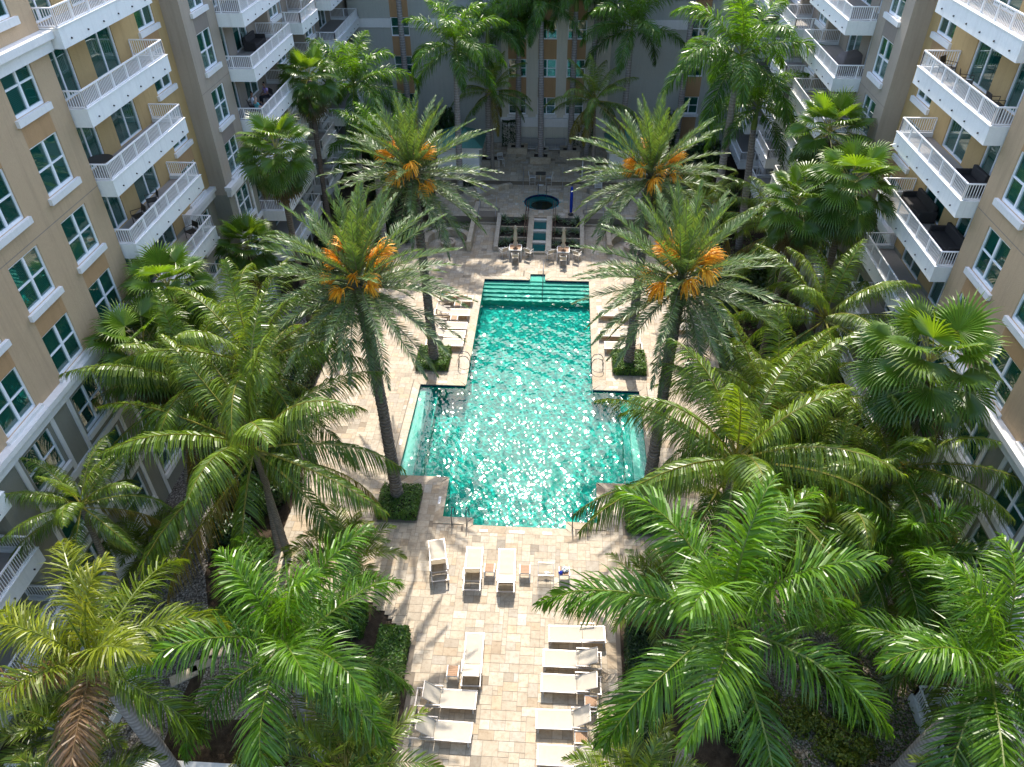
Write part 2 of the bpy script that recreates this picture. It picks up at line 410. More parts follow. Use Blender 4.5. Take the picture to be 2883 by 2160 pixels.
# back building, facing the camera
BY = 72.6
back = empty('apartment_building', (0, BY, 0), -math.pi / 2, 'shaded grey apartment block closing the far end of the courtyard', 'building')
bw = MB(); bts = []; bm_ = [MAT['bluegrey'], MAT['tan'], MAT['orange'], stucco('cream_stucco', (.66, .61, .50))]
rows = [(4.05, 5.65), (7.45, 9.05), (10.75, 12.35), (14.1, 15.7), (17.4, 19.0), (20.7, 22.3)]
for (y0, y1, x, m, cols) in ((-18, -4.2, 0, 0, [-13.4]), (-4.2, 5.7, .7, 3, [-2.74, 0.0, 2.62]), (5.7, 18, 0, 0, [13.4])):
    holes = [(c - .83, c + .83, a, b) for c in cols for a, b in rows]
    mm = [(y0, y1, -1, 40, m)]
    for c in cols:
        for (r0, r1) in zip(rows, rows[1:]): mm.append((c - .83, c + .83, r0[1], r1[0], 2))
        if m == 0: mm.append((c - .83, c + .83, 1.0, rows[0][0], 2))
    wall_grid(bw, x, y0, y1, -.3, 23.0, holes, mm)
    bt = MB(); bts.append(bt)
    if m == 3: bt.box(x - .03, x + .14, y0 - .05, y1 + .05, 2.9, 3.45); bt.box(x - .03, x + .28, y0 - .15, y1 + .15, 3.45, 3.75)
    else:
        for (p, q) in ((y0, cols[0] - .84), (cols[0] + .84, y1)): bt = MB(); bts.append(bt); bt.box(x - .03, x + .12, p, q, 11.5, 12.25)
    for c in cols:
        for (a, b) in rows[:5]: put_window(back, WIN_B, (x, c, a), sill=(a < 5), blind=rnd.choice((-1, 0, 0, 1)))
for y in (-4.2, 5.7): bw.quad((0, y, -.3), (.7, y, -.3), (.7, y, 23), (0, y, 23), 3)
bw.box(-12, -1.2, -30, 30, -.3, 23, 0); bw.quad((-1.2, -18, 23), (.7, -18, 23), (.7, 18, 23), (-1.2, 18, 23), 0)
bw.build('wall', bm_, back); [c_.build('cornice', MAT['trim'], back) for c_ in bts if c_.v]
# ------------------------------------------------------------------ ground, deck, pool
def ground_mat():
    t = NT('garden_soil'); g = gpos(t)
    c = ramp(t, noise(t, g, 3.0, 8, .7), [(.3, (.03, .022, .015)), (.6, (.075, .055, .038)), (.8, (.12, .095, .07))])
    return t.surf(pbr(t, c, .95, .1, 0, bump(t, noise(t, g, 20, 6, .7), .8, .06)).outputs[0])
def gravel_mat(name, a, b, c_):
    t = NT(name); g = gpos(t)
    v = t.n('TexVoronoi'); v.inputs['Scale'].default_value = 13; t.l(g, v.inputs['Vector'])
    c = ramp(t, v.outputs['Color'], [(.1, a), (.5, b), (.9, c_)])
    dk = ramp(t, v.outputs['Distance'], [(.35, (1, 1, 1)), (.75, (.25, .23, .2))])
    c = mixc(t, 1.0, c, dk, 'MULTIPLY')
    c = mixc(t, ramp(t, noise(t, g, .9, 5), [(.42, (0, 0, 0)), (.7, (.6, .6, .6))]), c, (.06, .045, .03))
    inv = t.n('Math', operation='SUBTRACT'); inv.inputs[0].default_value = 1; t.l(v.outputs['Distance'], inv.inputs[1])
    return t.surf(pbr(t, c, .85, .3, 0, bump(t, inv.outputs[0], .9, .05)).outputs[0])
MAT['soil'] = ground_mat()
MAT['gravel'] = gravel_mat('grey_gravel', (.12, .115, .11), (.24, .225, .21), (.42, .40, .37))
MAT['shell'] = gravel_mat('tan_gravel', (.25, .20, .15), (.42, .35, .27), (.62, .55, .46))
def stone_mat(name, tint=(1, 1, 1), rough=.62):
    t = NT(name); g = gpos(t); a = t.n('Attribute'); a.attribute_name = 'Col'
    n1 = noise(t, g, 5.5, 8, .72); n2 = noise(t, g, 1.1, 4, .6); n3 = noise(t, g, 30, 4, .7)
    f1 = ramp(t, n1, [(.28, (.70, .60, .48)), (.5, (.95, .92, .87)), (.72, (1.08, 1.06, 1.02))])
    c = mixc(t, 1.0, a.outputs['Color'], f1, 'MULTIPLY')
    f2 = ramp(t, n2, [(.3, (.84, .80, .76)), (.65, (1.04, 1.03, 1.02))]); c = mixc(t, 1.0, c, f2, 'MULTIPLY')
    pit = ramp(t, n3, [(.27, (.45, .4, .34)), (.36, (1, 1, 1))]); c = mixc(t, .8, c, pit, 'MULTIPLY')
    c = mixc(t, 1.0, c, tint, 'MULTIPLY')
    return t.surf(pbr(t, c, rough, .35, 0, bump(t, n1, .12, .01)).outputs[0])
MAT['stone'] = stone_mat('travertine')
MAT['mortar'] = simple('sand_joint', (.20, .165, .125), .9, .1)

gm = MB(); S = 320.0
# ground is one sheet with the pool shell cut out of it
PX0, PX1, PY0, PY1 = -6.9, 6.9, 24.3, 49.6
for (a, b, c, d) in ((-S, S, -S, PY0), (-S, S, PY1, S), (-S, PX0, PY0, PY1), (PX1, S, PY0, PY1)):
    gm.quad((a, c, -.06), (b, c, -.06), (b, d, -.06), (a, d, -.06))
tag(gm.build('ground', MAT['soil']), kind='structure')
gv = MB()
def strip(mb, pts, z):
    mb.add([(x, y, z) for x, y in pts], [tuple(range(len(pts)))])
strip(gv, [(-18.5, 8), (-15.0, 8), (-13.2, 12), (-13.2, 18), (-14.6, 21), (-15.4, 27), (-15.2, 40), (-16, 44), (-18.5, 44)], -.048)
tag(gv.build('gravel', MAT['gravel']), kind='structure')
gv = MB()
strip(gv, [(9.5, 6), (17.6, 6), (18.3, 20), (18.3, 30), (14, 30), (12.0, 24), (10.2, 19), (9.0, 12)], -.05)
strip(gv, [(-12.6, 14.0), (-8.2, 14.5), (-8.0, 18.4), (-12.8, 17.6)], -.046)
tag(gv.build('tan_gravel', MAT['shell']), kind='structure')

# pool outline (counter-clockwise, plan)
W1, W2, W3, W4 = 3.9, 6.71, 3.92, 2.35
YF, YW, YN, YB, YS = 48.33, 35.66, 27.84, 25.08, 24.61
POOL = [(-W4, YS), (W4, YS), (W4, YB), (W3, YB), (W3, YN), (W2, YN), (W2, YW), (W1, YW), (W1, YF), (.66, YF), (.66, YF + .85), (-.52, YF + .85), (-.52, YF), (-W1, YF), (-W1, YW), (-W2, YW), (-W2, YN), (-W3, YN), (-W3, YB), (-W4, YB)]
def inside(x, y, P):
    r = False; j = len(P) - 1
    for i in range(len(P)):
        if (P[i][1] > y) != (P[j][1] > y) and x < (P[j][0] - P[i][0]) * (y - P[i][1]) / (P[j][1] - P[i][1]) + P[i][0]: r = not r
        j = i
    return r
def grid_poly(P, extra_x=(), extra_y=(), hole=None):
    xs = sorted({p[0] for p in P} | set(extra_x)); ys = sorted({p[1] for p in P} | set(extra_y))
    out = []
    for a, b in zip(xs, xs[1:]):
        for c, d in zip(ys, ys[1:]):
            xc, yc = (a + b) / 2, (c + d) / 2
            if inside(xc, yc, P) and not (hole and inside(xc, yc, hole)): out.append((a, b, c, d))
    return out
def offset_poly(P, o):
    """outset of an axis-aligned CCW polygon"""
    n = len(P); q = []
    for i in range(n):
        p0, p1, p2 = P[i - 1], P[i], P[(i + 1) % n]
        d1 = (p1[0] - p0[0], p1[1] - p0[1]); d2 = (p2[0] - p1[0], p2[1] - p1[1])
        def nrm(d): L = math.hypot(*d); return (d[1] / L, -d[0] / L)
        n1, n2 = nrm(d1), nrm(d2); q.append((p1[0] + o * (n1[0] + n2[0]), p1[1] + o * (n1[1] + n2[1])))
    return q
COP = offset_poly(POOL, .42)
DECK = [(-3.9, 4.0), (4.6, 4.0), (4.6, 19.6), (10.6, 21.5), (11.8, 24), (11.8, 46), (13, 50), (9.4, 57.2), (-9.4, 57.2), (-13, 50), (-13.2, 44), (-13.2, 30), (-11.75, 29), (-11.75, 19.9), (-6.4, 19.9), (-4.15, 17.8), (-3.9, 16)]
HEDGE = [(-6.2, 25.8), (6.3, 25.6), (-6.2, 38.05), (6.2, 38.2)]
def hedge_hit(x0, x1, y0, y1):
    return any(x1 > hx - .98 and x0 < hx + .98 and y1 > hy - 1.02 and y0 < hy + 1.02 for hx, hy in HEDGE)
def tile_col(r):
    v = r.random(); b = .43 + r.gauss(0, .035)
    c = (b, b * .87, b * .68) if v < .66 else ((b * .95, b * .86, b * .72) if v < .84 else (b * .97, b * .79, b * .56))
    if r.random() < .02: c = tuple(x * .6 for x in c)
    if r.random() < .12: c = (min(.66, c[0] * 1.15), min(.6, c[1] * 1.19), min(.52, c[2] * 1.24))
    return (*c, 1)
def tiles(mb, P, hole, U, r, z, avoid=None, gap=.007):
    xs = [p[0] for p in P]; ys = [p[1] for p in P]
    i0, i1 = int(min(xs) / U) - 1, int(max(xs) / U) + 2; j0, j1 = int(min(ys) / U) - 1, int(max(ys) / U) + 2
    free = {}
    for i in range(i0, i1):
        for j in range(j0, j1):
            x, y = (i + .5) * U, (j + .5) * U
            if inside(x, y, P) and not (hole and inside(x, y, hole)) and not (avoid and avoid(x - U/2, x + U/2, y - U/2, y + U/2)): free[(i, j)] = 1
    sizes = [(3, 2), (2, 3), (2, 2), (3, 2), (2, 2), (2, 1), (1, 2), (3, 3), (1, 1)]
    for j in range(j0, j1):
        for i in range(i0, i1):
            if (i, j) not in free: continue
            opts = sizes[:]; r.shuffle(opts)
            opts = [o for o in opts if r.random() < (.35 if o in ((1, 1), (2, 1), (1, 2)) else (.5 if o == (3, 3) else 1))] + [(2, 2), (2, 1), (1, 2), (1, 1)]
            for (w, h) in opts:
                if all((i + a, j + b) in free for a in range(w) for b in range(h)): break
            for a in range(w):
                for b in range(h): del free[(i + a, j + b)]
            zz = z + r.uniform(-.0015, .0015)
            mb.quad((i * U + gap, j * U + gap, zz), ((i + w) * U - gap, j * U + gap, zz), ((i + w) * U - gap, (j + h) * U - gap, zz), (i * U + gap, (j + h) * U - gap, zz), 0, tile_col(r))
dm = MB()
for (a, b, c, d) in ((-14, 14, 3.5, PY0), (-14, PX0, PY0, PY1), (PX1, 14, PY0, PY1), (-14, 14, PY1, 57.2)):
    pass
# mortar bed under the stones
bed = MB()
bx = sorted({-13.4, -11.7, -4.1, 4.7, 11.9, 13.1} | {p[0] for p in COP}); by_ = sorted({4.0, 16, 19.9, 24, 46, 50, 57.2} | {p[1] for p in COP})
for a, b in zip(bx, bx[1:]):
    for c, d in zip(by_, by_[1:]):
        if inside((a + b) / 2, (c + d) / 2, DECK) and not inside((a + b) / 2, (c + d) / 2, POOL) :
            bed.quad((a, c, -.012), (b, c, -.012), (b, d, -.012), (a, d, -.012))
tag(bed.build('mortar_bed', MAT['mortar']), kind='structure')
tiles(dm, DECK, offset_poly(POOL, .43), .205, random.Random(3), .0, hedge_hit)
tag(dm.build('pool_deck', MAT['stone']), kind='structure')

# coping stones
cp = MB(); r = random.Random(5); n = len(POOL)
for i in range(n):
    p, q = Vector(POOL[i]), Vector(POOL[(i + 1) % n]); po, qo = Vector(COP[i]), Vector(COP[(i + 1) % n])
    L = (q - p).length; k = max(1, round(L / .62))
    for j in range(k):
        a, b = j / k, (j + 1) / k; g = .004 / max(L, .1)
        A, B = p.lerp(q, a + g), p.lerp(q, b - g); C, D = po.lerp(qo, b - g), po.lerp(qo, a + g)
        t = (q - p).normalized(); nn = Vector((t.y, -t.x)); A, B = A - nn * .03, B - nn * .03
        col = tile_col(r); v = [(A.x, A.y, .006), (B.x, B.y, .006), (C.x, C.y, .006), (D.x, D.y, .006), (A.x, A.y, -.05), (B.x, B.y, -.05)]
        cp.add(v, [(0, 1, 2, 3), (4, 5, 1, 0)], 0, col)
tag(cp.build('pool_coping', MAT['stone']), kind='structure')

# pool shell
def plaster_mat():
    t = NT('aqua_pool_plaster'); g = gpos(t)
    c = mixc(t, noise(t, g, .7, 4), (.022, .37, .32), (.035, .43, .375))
    return t.surf(pbr(t, c, .7, .3).outputs[0])
MAT['plaster'] = plaster_mat()
def bandtile():
    t = NT('navy_waterline_tile'); g = gpos(t)
    b = t.n('TexVoronoi'); b.inputs['Scale'].default_value = 9; t.l(g, b.inputs['Vector'])
    c = mixc(t, b.outputs['Color'], (.008, .015, .05), (.02, .04, .13))
    return t.surf(pbr(t, c, .15, .6).outputs[0])
MAT['band'] = bandtile(); MAT['step'] = simple('pale_pool_step', (.48, .60, .52), .7, .3)
sh = MB(); DEEP = -1.9
for (a, b, c, d) in grid_poly(POOL): sh.quad((a, c, DEEP), (b, c, DEEP), (b, d, DEEP), (a, d, DEEP), 0)
for i in range(n):
    p, q = POOL[i], POOL[(i + 1) % n]
    sh.quad((p[0], p[1], -.05), (q[0], q[1], -.05), (q[0], q[1], -.26), (p[0], p[1], -.26), 1)
    sh.quad((p[0], p[1], -.26), (q[0], q[1], -.26), (q[0], q[1], DEEP), (p[0], p[1], DEEP), 0)
for i, (y0, y1, z) in enumerate(((47.93, 48.33, -.30), (47.53, 47.93, -.48), (47.13, 47.53, -.66), (46.7, 47.13, -.84), (46.3, 46.7, -1.02))):
    sh.box(-W1 + .01, W1 - .01, y0, y1, DEEP, z, 0); sh.quad((-W1 + .01, y0 + .01, z + .004), (W1 - .01, y0 + .01, z + .004), (W1 - .01, y0 + .3, z + .004), (-W1 + .01, y0 + .3, z + .004), 2)
sh.box(-.51, .65, YF + .005, YF + .84, DEEP, -.16, 2)
for s_ in (-1, 1):
    x0, x1 = sorted((s_ * (W2 - .01), s_ * (W2 - .75))); sh.box(x0, x1, YN + .01, YW - .01, DEEP, -.42, 0)
    sh.quad((x0, YN + .02, -.416), (x1, YN + .02, -.416), (x1, YW - .02, -.416), (x0, YW - .02, -.416), 2)
    sh.box(*sorted((s_ * (W2 - .75), s_ * (W2 - 1.15))), YN + .01, YW - .01, DEEP, -.8, 0)
tag(sh.build('pool_shell', [MAT['plaster'], MAT['band'], MAT['step']]), kind='structure')
# water: a real rippled surface
def water_mesh(P, z, step, seed, amp=1.0, hole=None):
    r = np.random.RandomState(seed); mb_v = []; idx = {}; faces = []
    waves = []
    for wl, sl, nn in ((1.7, .028, 4), (.85, .04, 6), (.46, .045, 9), (.26, .045, 12)):
        for _ in range(nn):
            th = r.uniform(0, 2 * math.pi); kk = 2 * math.pi / (wl * r.uniform(.8, 1.25))
            waves.append((kk * math.cos(th), kk * math.sin(th), r.uniform(0, 6.28), sl * amp / math.sqrt(nn) / kk * 1.414))
    xs = sorted({p[0] for p in P}); ys = sorted({p[1] for p in P})
    def lin(v):
        out = []
        for a, b in zip(v, v[1:]):
            k = max(1, round((b - a) / step)); out += [a + (b - a) * i / k for i in range(k)]
        return np.array(out + [v[-1]])
    gx, gy = lin(xs), lin(ys); X, Y = np.meshgrid(gx, gy); Zz = np.zeros_like(X)
    for kx, ky, ph, A in waves: Zz += A * np.sin(kx * X + ky * Y + ph)
    Zz += z; nx = len(gx)
    used = {}
    cells = {}
    for a, b in zip(xs, xs[1:]):
        for c, d in zip(ys, ys[1:]): cells[(a, c)] = inside((a + b) / 2, (c + d) / 2, P)
    import bisect
    for j in range(len(gy) - 1):
        yc = (gy[j] + gy[j + 1]) / 2; cy = ys[bisect.bisect(ys, yc) - 1]
        for i in range(nx - 1):
            xc = (gx[i] + gx[i + 1]) / 2
            if cells[(xs[bisect.bisect(xs, xc) - 1], cy)]:
                f = []
                for (ii, jj) in ((i, j), (i + 1, j), (i + 1, j + 1), (i, j + 1)):
                    key = jj * nx + ii
                    if key not in used: used[key] = len(mb_v); mb_v.append((gx[ii], gy[jj], Zz[jj, ii]))
                    f.append(used[key])
                faces.append(f)
    me = bpy.data.meshes.new('pool_water'); me.from_pydata(mb_v, [], faces); me.polygons.foreach_set('use_smooth', [True] * len(faces)); me.update(); return me
def water_mat(name, tint, rough=.03):
    t = NT(name); g = gpos(t)
    rf = t.n('BsdfRefraction'); rf.inputs['IOR'].default_value = 1.33; rf.inputs['Roughness'].default_value = 0.0; rf.inputs['Color'].default_value = (*tint, 1)
    gl = t.n('BsdfGlossy'); gl.inputs['Roughness'].default_value = rough; gl.inputs['Color'].default_value = (1, 1, 1, 1)
    fr = t.n('Fresnel'); fr.inputs[0].default_value = 1.33
    mx = t.n('MixShader'); t.l(fr.outputs[0], mx.inputs[0]); t.l(rf.outputs[0], mx.inputs[1]); t.l(gl.outputs[0], mx.inputs[2])
    return t.surf(mx.outputs[0])
MAT['water'] = water_mat('pool_water', (.55, .96, .92))
wo = bpy.data.objects.new('pool_water', water_mesh(POOL, -.13, .045, 4)); wo.data.materials.append(MAT['water']); COL.objects.link(wo)
tag(wo, kind='structure')
sun_d.cycles.is_caustics_light = True; wo.cycles.is_caustics_caster = True
bpy.data.objects['pool_shell'].cycles.is_caustics_receiver = True
# ------------------------------------------------------------------ vegetation
def leaf_mat(name, rough, trans, spec=.5, gloss_noise=0):
    t = NT(name); a = t.n('Attribute'); a.attribute_name = 'Col'
    g = gpos(t); c = mixc(t, 1.0, a.outputs['Color'], ramp(t, noise(t, g, 2.2, 4), [(.3, (.78, .8, .75)), (.7, (1.12, 1.1, 1.1))]), 'MULTIPLY')
    p = pbr(t, c, rough, spec)
    tr = t.n('BsdfTranslucent'); cc = mixc(t, 1.0, c, (1.9, 1.75, .55), 'MULTIPLY'); t.l(cc, tr.inputs[0])
    mx = t.n('MixShader'); mx.inputs[0].default_value = trans; t.l(p.outputs[0], mx.inputs[1]); t.l(tr.outputs[0], mx.inputs[2])
    return t.surf(mx.outputs[0])
MAT['leaf'] = leaf_mat('palm_leaf', .34, .38, .5); MAT['leaf_dull'] = leaf_mat('date_palm_leaf', .40, .22, .5); MAT['leaf_small'] = leaf_mat('shrub_leaf', .4, .3, .45)
MAT['dead'] = leaf_mat('dry_frond', .8, .25, .15)
def trunk_mat(name, ca, cb, ring, rough=.85, bmp=.6):
    t = NT(name); co = tcoord(t); g = gpos(t)
    w = t.n('TexWave', wave_type='BANDS', bands_direction='Z'); w.inputs['Scale'].default_value = ring; w.inputs['Distortion'].default_value = 2.2; w.inputs['Detail'].default_value = 3; w.inputs['Detail Scale'].default_value = 1.6
    t.l(co, w.inputs['Vector']); nn = noise(t, co, 6, 6, .7)
    c = mixc(t, w.outputs['Fac'], ca, cb); c = mixc(t, ramp(t, nn, [(.35, (0, 0, 0)), (.7, (.7, .7, .7))]), c, tuple(x * .55 for x in ca))
    return t.surf(pbr(t, c, rough, .2, 0, bump(t, w.outputs['Fac'], bmp, .04)).outputs[0])
MAT['tr_royal'] = trunk_mat('royal_palm_bark', (.26, .23, .21), (.40, .37, .35), 1.5, .8, .25)
MAT['tr_coco'] = trunk_mat('coconut_bark', (.20, .17, .14), (.34, .30, .255), 2.6)
MAT['tr_date'] = trunk_mat('date_palm_bark', (.15, .125, .10), (.33, .28, .23), 3.4, .9, 1.0)
MAT['tr_fan'] = trunk_mat('fan_palm_bark', (.13, .10, .08), (.22, .18, .145), 2.2)
MAT['shaft'] = simple('green_crownshaft', (.16, .22, .05), .4, .5, 0, .25, 2.0)
def colored(name, rough, spec=.4):
    t = NT(name); a = t.n('Attribute'); a.attribute_name = 'Col'; return t.surf(pbr(t, a.outputs['Color'], rough, spec).outputs[0])
MAT['fruit'] = colored('orange_fruit', .5)

UP = Vector((0, 0, 1))
def lerp3(a, b, t): return tuple(a[i] + (b[i] - a[i]) * t for i in range(3))
def jit(c, r, s=.12):
    k = 1 + r.uniform(-s, s); return (c[0] * k * (1 + r.uniform(-.06, .06)), c[1] * k, c[2] * k * (1 + r.uniform(-.1, .1)), 1)

def pinnate(mb, base, az, el, L, r, n=46, ll=.75, lw=.05, arch=1.2, vee=.35, sweep=.5, droop=.5, petiole=.12, col=(.06, .12, .02), rib=(.16, .19, .05), plume=0.0, twist=0.0, tipbrown=0.0, power=1.0, segs=3):
    """one feather frond: an arching rib with two rows of leaflets"""
    K = 9; P = [Vector(base)]; T = []
    h = Vector((math.cos(az), math.sin(az), 0)); e = el
    for i in range(K):
        d = h * math.cos(e) + UP * math.sin(e); T.append(d); P.append(P[-1] + d * (L / K)); e -= arch * ((i + 1) / K) ** power / K * 2.0 * max(.25, math.cos(e * .8))
        e = max(e, -1.5); az2 = twist / K; h = Vector((h.x * math.cos(az2) - h.y * math.sin(az2), h.x * math.sin(az2) + h.y * math.cos(az2), 0))
    T.append(T[-1])
    rr = [.035 * (L / 4.5) * (1 - .85 * i / K) + .004 for i in range(K + 1)]
    mb.tube(P, rr, 3, 0, (*rib, 1), cap=False)
    for s in (-1, 1):
        for j in range(n):
            if r.random() < .05: continue
            t = petiole + (1 - petiole) * (j + r.random() * .5) / n; q = min(t * K, K - .001); i = int(q); fr = q - i
            p = P[i].lerp(P[i + 1], fr); d = T[i].lerp(T[i + 1], fr).normalized()
            sd = d.cross(UP); 
            if sd.length < .05: sd = Vector((-h.y, h.x, 0))
            sd = sd.normalized() * s; nn = (d.cross(sd) * (1 if s < 0 else -1)); 
            if nn.z < 0: nn = -nn
            u = (t - petiole) / (1 - petiole)
            env = (.55 + .45 * math.sin(min(1, u * 1.9 + .12) * math.pi * .5)) * (1 - max(0, u - .62) / .38 * .72)
            l = ll * env * r.uniform(.86, 1.1); sw = sweep + .5 * u ** 2 + r.uniform(-.1, .1); v = vee + r.uniform(-.12, .12) + plume * r.uniform(-1, 1)
            dr = (sd * math.cos(v) + nn * math.sin(v)) * math.cos(sw) + d * math.sin(sw)
            w = (d - dr * d.dot(dr)); w = w.normalized() if w.length > .01 else nn
            c = jit(col, r, .34); ra = r.gauss(0, .45); w = (w * math.cos(ra) + dr.cross(w) * math.sin(ra)); vs = []; pp = p; dd = dr.normalized(); cs = []
            for k in range(segs):
                hw = lw * (.55, 1.0, .72, .4)[k] * .5
                vs += [tuple(pp - w * hw), tuple(pp + w * hw)]; f_ = k / segs
                cs += [(*lerp3(c, (.24, .17, .075), tipbrown * f_ * f_), 1)] * 2
                dd = (dd - UP * droop * (.30 + .35 * k) * r.uniform(.7, 1.2)).normalized(); pp = pp + dd * (l / segs)
            vs.append(tuple(pp)); cs.append((*lerp3(c, (.24, .17, .075), tipbrown), 1))
            fs = [(2 * k, 2 * k + 1, 2 * k + 3, 2 * k + 2) for k in range(segs - 1)] + [(2 * segs - 2, 2 * segs - 1, 2 * segs)]
            b = len(mb.v)
            if len(mb.c) < b: mb.c.extend([(1, 1, 1, 1)] * (b - len(mb.c)))
            mb.v.extend(vs); mb.c.extend(cs)
            for f in fs: mb.f.append(tuple(b + x for x in f)); mb.m.append(0)
    return P[-1]

def fan(mb, base, az, el, Lp, Rb, r, n=30, col=(.05, .10, .02), rib=(.20, .22, .08), droop=.5, dead=False):
    """one palmate frond: a bare stalk and a pleated fan with split drooping tips"""
    h = Vector((math.cos(az), math.sin(az), 0)); e = el; P = [Vector(base)]
    for i in range(4):
        P.append(P[-1] + (h * math.cos(e) + UP * math.sin(e)) * (Lp / 4)); e -= .16 + (.1 if dead else 0)
    mb.tube(P, [.03, .025, .02, .018, .015], 3, 0, (*rib, 1), cap=False)
    d = (P[-1] - P[-2]).normalized(); sd = d.cross(UP).normalized(); nn = sd.cross(d)
    tilt = r.uniform(-.25, .35); d2 = (d * math.cos(tilt) - nn * math.sin(tilt)).normalized(); sd = (sd + nn * r.uniform(-.3, .3)).normalized(); nn = sd.cross(d2)
    o = P[-1]; a0 = R(118); c0 = jit(col, r, .15)
    for k in range(n):
        a = -a0 + 2 * a0 * (k + .5) / n; da = a0 / n
        l = Rb * (1 - .25 * (abs(a) / a0) ** 2) * r.uniform(.93, 1.05)
        ax = lambda q: (d2 * math.cos(q) + sd * math.sin(q)).normalized()
        m = ax(a); c = jit(c0[:3], r, .10); mid = l * r.uniform(.50, .58)
        cup = nn * (.10 * l * (abs(a) / a0))
        e1 = o + ax(a - da) * mid + cup - nn * .02; e2 = o + ax(a + da) * mid + cup - nn * .02; rd = o + m * mid + cup + nn * .035
        dd = (m - UP * droop * r.uniform(.4, 1.0)).normalized(); p3 = rd + dd * (l - mid) * .55; dd = (dd - UP * droop * r.uniform(.6, 1.5)).normalized(); p4 = p3 + dd * (l - mid) * .5
        w = ax(a + 1.57) * (da * mid * .55)
        tip = lerp3(c, (.20, .16, .07), .55)
        b = len(mb.v)
        if len(mb.c) < b: mb.c.extend([(1, 1, 1, 1)] * (b - len(mb.c)))
        mb.v.extend([tuple(o), tuple(e1), tuple(rd), tuple(e2), tuple(p3 - w), tuple(p3 + w), tuple(p4)])
        mb.c.extend([c] * 4 + [c, c, (*tip, 1)])
        for f in ((0, 1, 2), (0, 2, 3), (1, 4, 2), (2, 5, 3), (2, 4, 5), (4, 6, 5)): mb.f.append(tuple(b + x for x in f)); mb.m.append(0)

GA = 2.39996
def crown_mesh(kind, seed, scale=1.0, nf=None, dead=False, bright=1.0, lean=(0, 0)):
    r = random.Random(seed); mb = MB()
    YG = (.27, .30, .022) if dead else (.125, .26, .012)
    B = lambda c, k=1.0: tuple(x * bright * k for x in c)
    if kind == 'date':
        nf = nf or 80
        for i in range(nf):
            t = (i + .5) / nf; el = R(86) - R(128) * t ** .8 + r.uniform(-.12, .12)
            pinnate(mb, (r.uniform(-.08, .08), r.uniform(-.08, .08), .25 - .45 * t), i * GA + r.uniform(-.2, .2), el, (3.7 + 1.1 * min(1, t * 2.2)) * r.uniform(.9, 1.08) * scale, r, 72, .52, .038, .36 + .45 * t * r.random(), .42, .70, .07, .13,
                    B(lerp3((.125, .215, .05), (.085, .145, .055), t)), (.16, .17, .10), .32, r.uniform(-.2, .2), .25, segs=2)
    elif kind == 'coco':
        nf = nf or 23
        for i in range(nf):
            t = (i + .5) / nf; el = R(82) - R(112) * t ** .8 + r.uniform(-.16, .16); old = t > .84
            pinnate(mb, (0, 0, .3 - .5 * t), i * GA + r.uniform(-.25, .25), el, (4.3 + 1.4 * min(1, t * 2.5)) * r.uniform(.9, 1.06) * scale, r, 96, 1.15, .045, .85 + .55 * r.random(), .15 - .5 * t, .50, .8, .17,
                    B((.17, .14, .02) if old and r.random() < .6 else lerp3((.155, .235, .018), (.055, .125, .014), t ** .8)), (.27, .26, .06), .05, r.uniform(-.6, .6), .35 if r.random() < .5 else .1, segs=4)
    elif kind == 'royal':
        nf = nf or 15
        for i in range(nf):
            t = (i + .5) / nf; el = R(80) - R(104) * t ** .9 + r.uniform(-.16, .16)
            dd = dead and t > .45 and r.random() < .75
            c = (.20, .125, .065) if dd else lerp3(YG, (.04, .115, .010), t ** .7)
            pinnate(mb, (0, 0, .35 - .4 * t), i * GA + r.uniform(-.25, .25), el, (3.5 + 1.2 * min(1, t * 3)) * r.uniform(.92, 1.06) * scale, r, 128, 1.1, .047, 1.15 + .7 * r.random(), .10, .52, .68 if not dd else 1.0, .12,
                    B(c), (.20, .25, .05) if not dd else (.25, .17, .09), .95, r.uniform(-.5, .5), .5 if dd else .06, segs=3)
        mb.tube([(0, 0, 0), (.03, 0, 1.2 * scale), (.06, .02, 2.6 * scale)], [.05, .035, .006], 5, 0, (*B((.13, .2, .04)), 1), cap=False)
    elif kind == 'areca':
        nf = nf or 26
        for i in range(nf):
            t = (i + .5) / nf; el = R(85) - R(70) * t + r.uniform(-.12, .12); a = i * GA + r.uniform(-.3, .3)
            pinnate(mb, (.35 * math.cos(a) * t, .35 * math.sin(a) * t, -.2), a, el, (2.3 + .7 * r.random()) * scale, r, 30, .62, .05, 1.5, .45, .65, .3, .22,
                    B(lerp3((.16, .22, .02), (.06, .125, .016), r.random())), (.25, .26, .06), .1, r.uniform(-.4, .4), .2, segs=3)
    elif kind == 'fan':
        nf = nf or 40
        for i in range(nf):
            t = (i + .5) / nf; el = R(84) - R(150) * t ** .95; old = t > .8
            fan(mb, (0, 0, .25 - .6 * t), i * GA + r.uniform(-.25, .25), el, (1.15 + .25 * r.random()) * scale, 1.25 * scale * r.uniform(.9, 1.1), r, 30,
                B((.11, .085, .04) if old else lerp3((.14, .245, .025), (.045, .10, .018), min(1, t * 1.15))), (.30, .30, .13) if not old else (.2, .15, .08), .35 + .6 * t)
    return mb
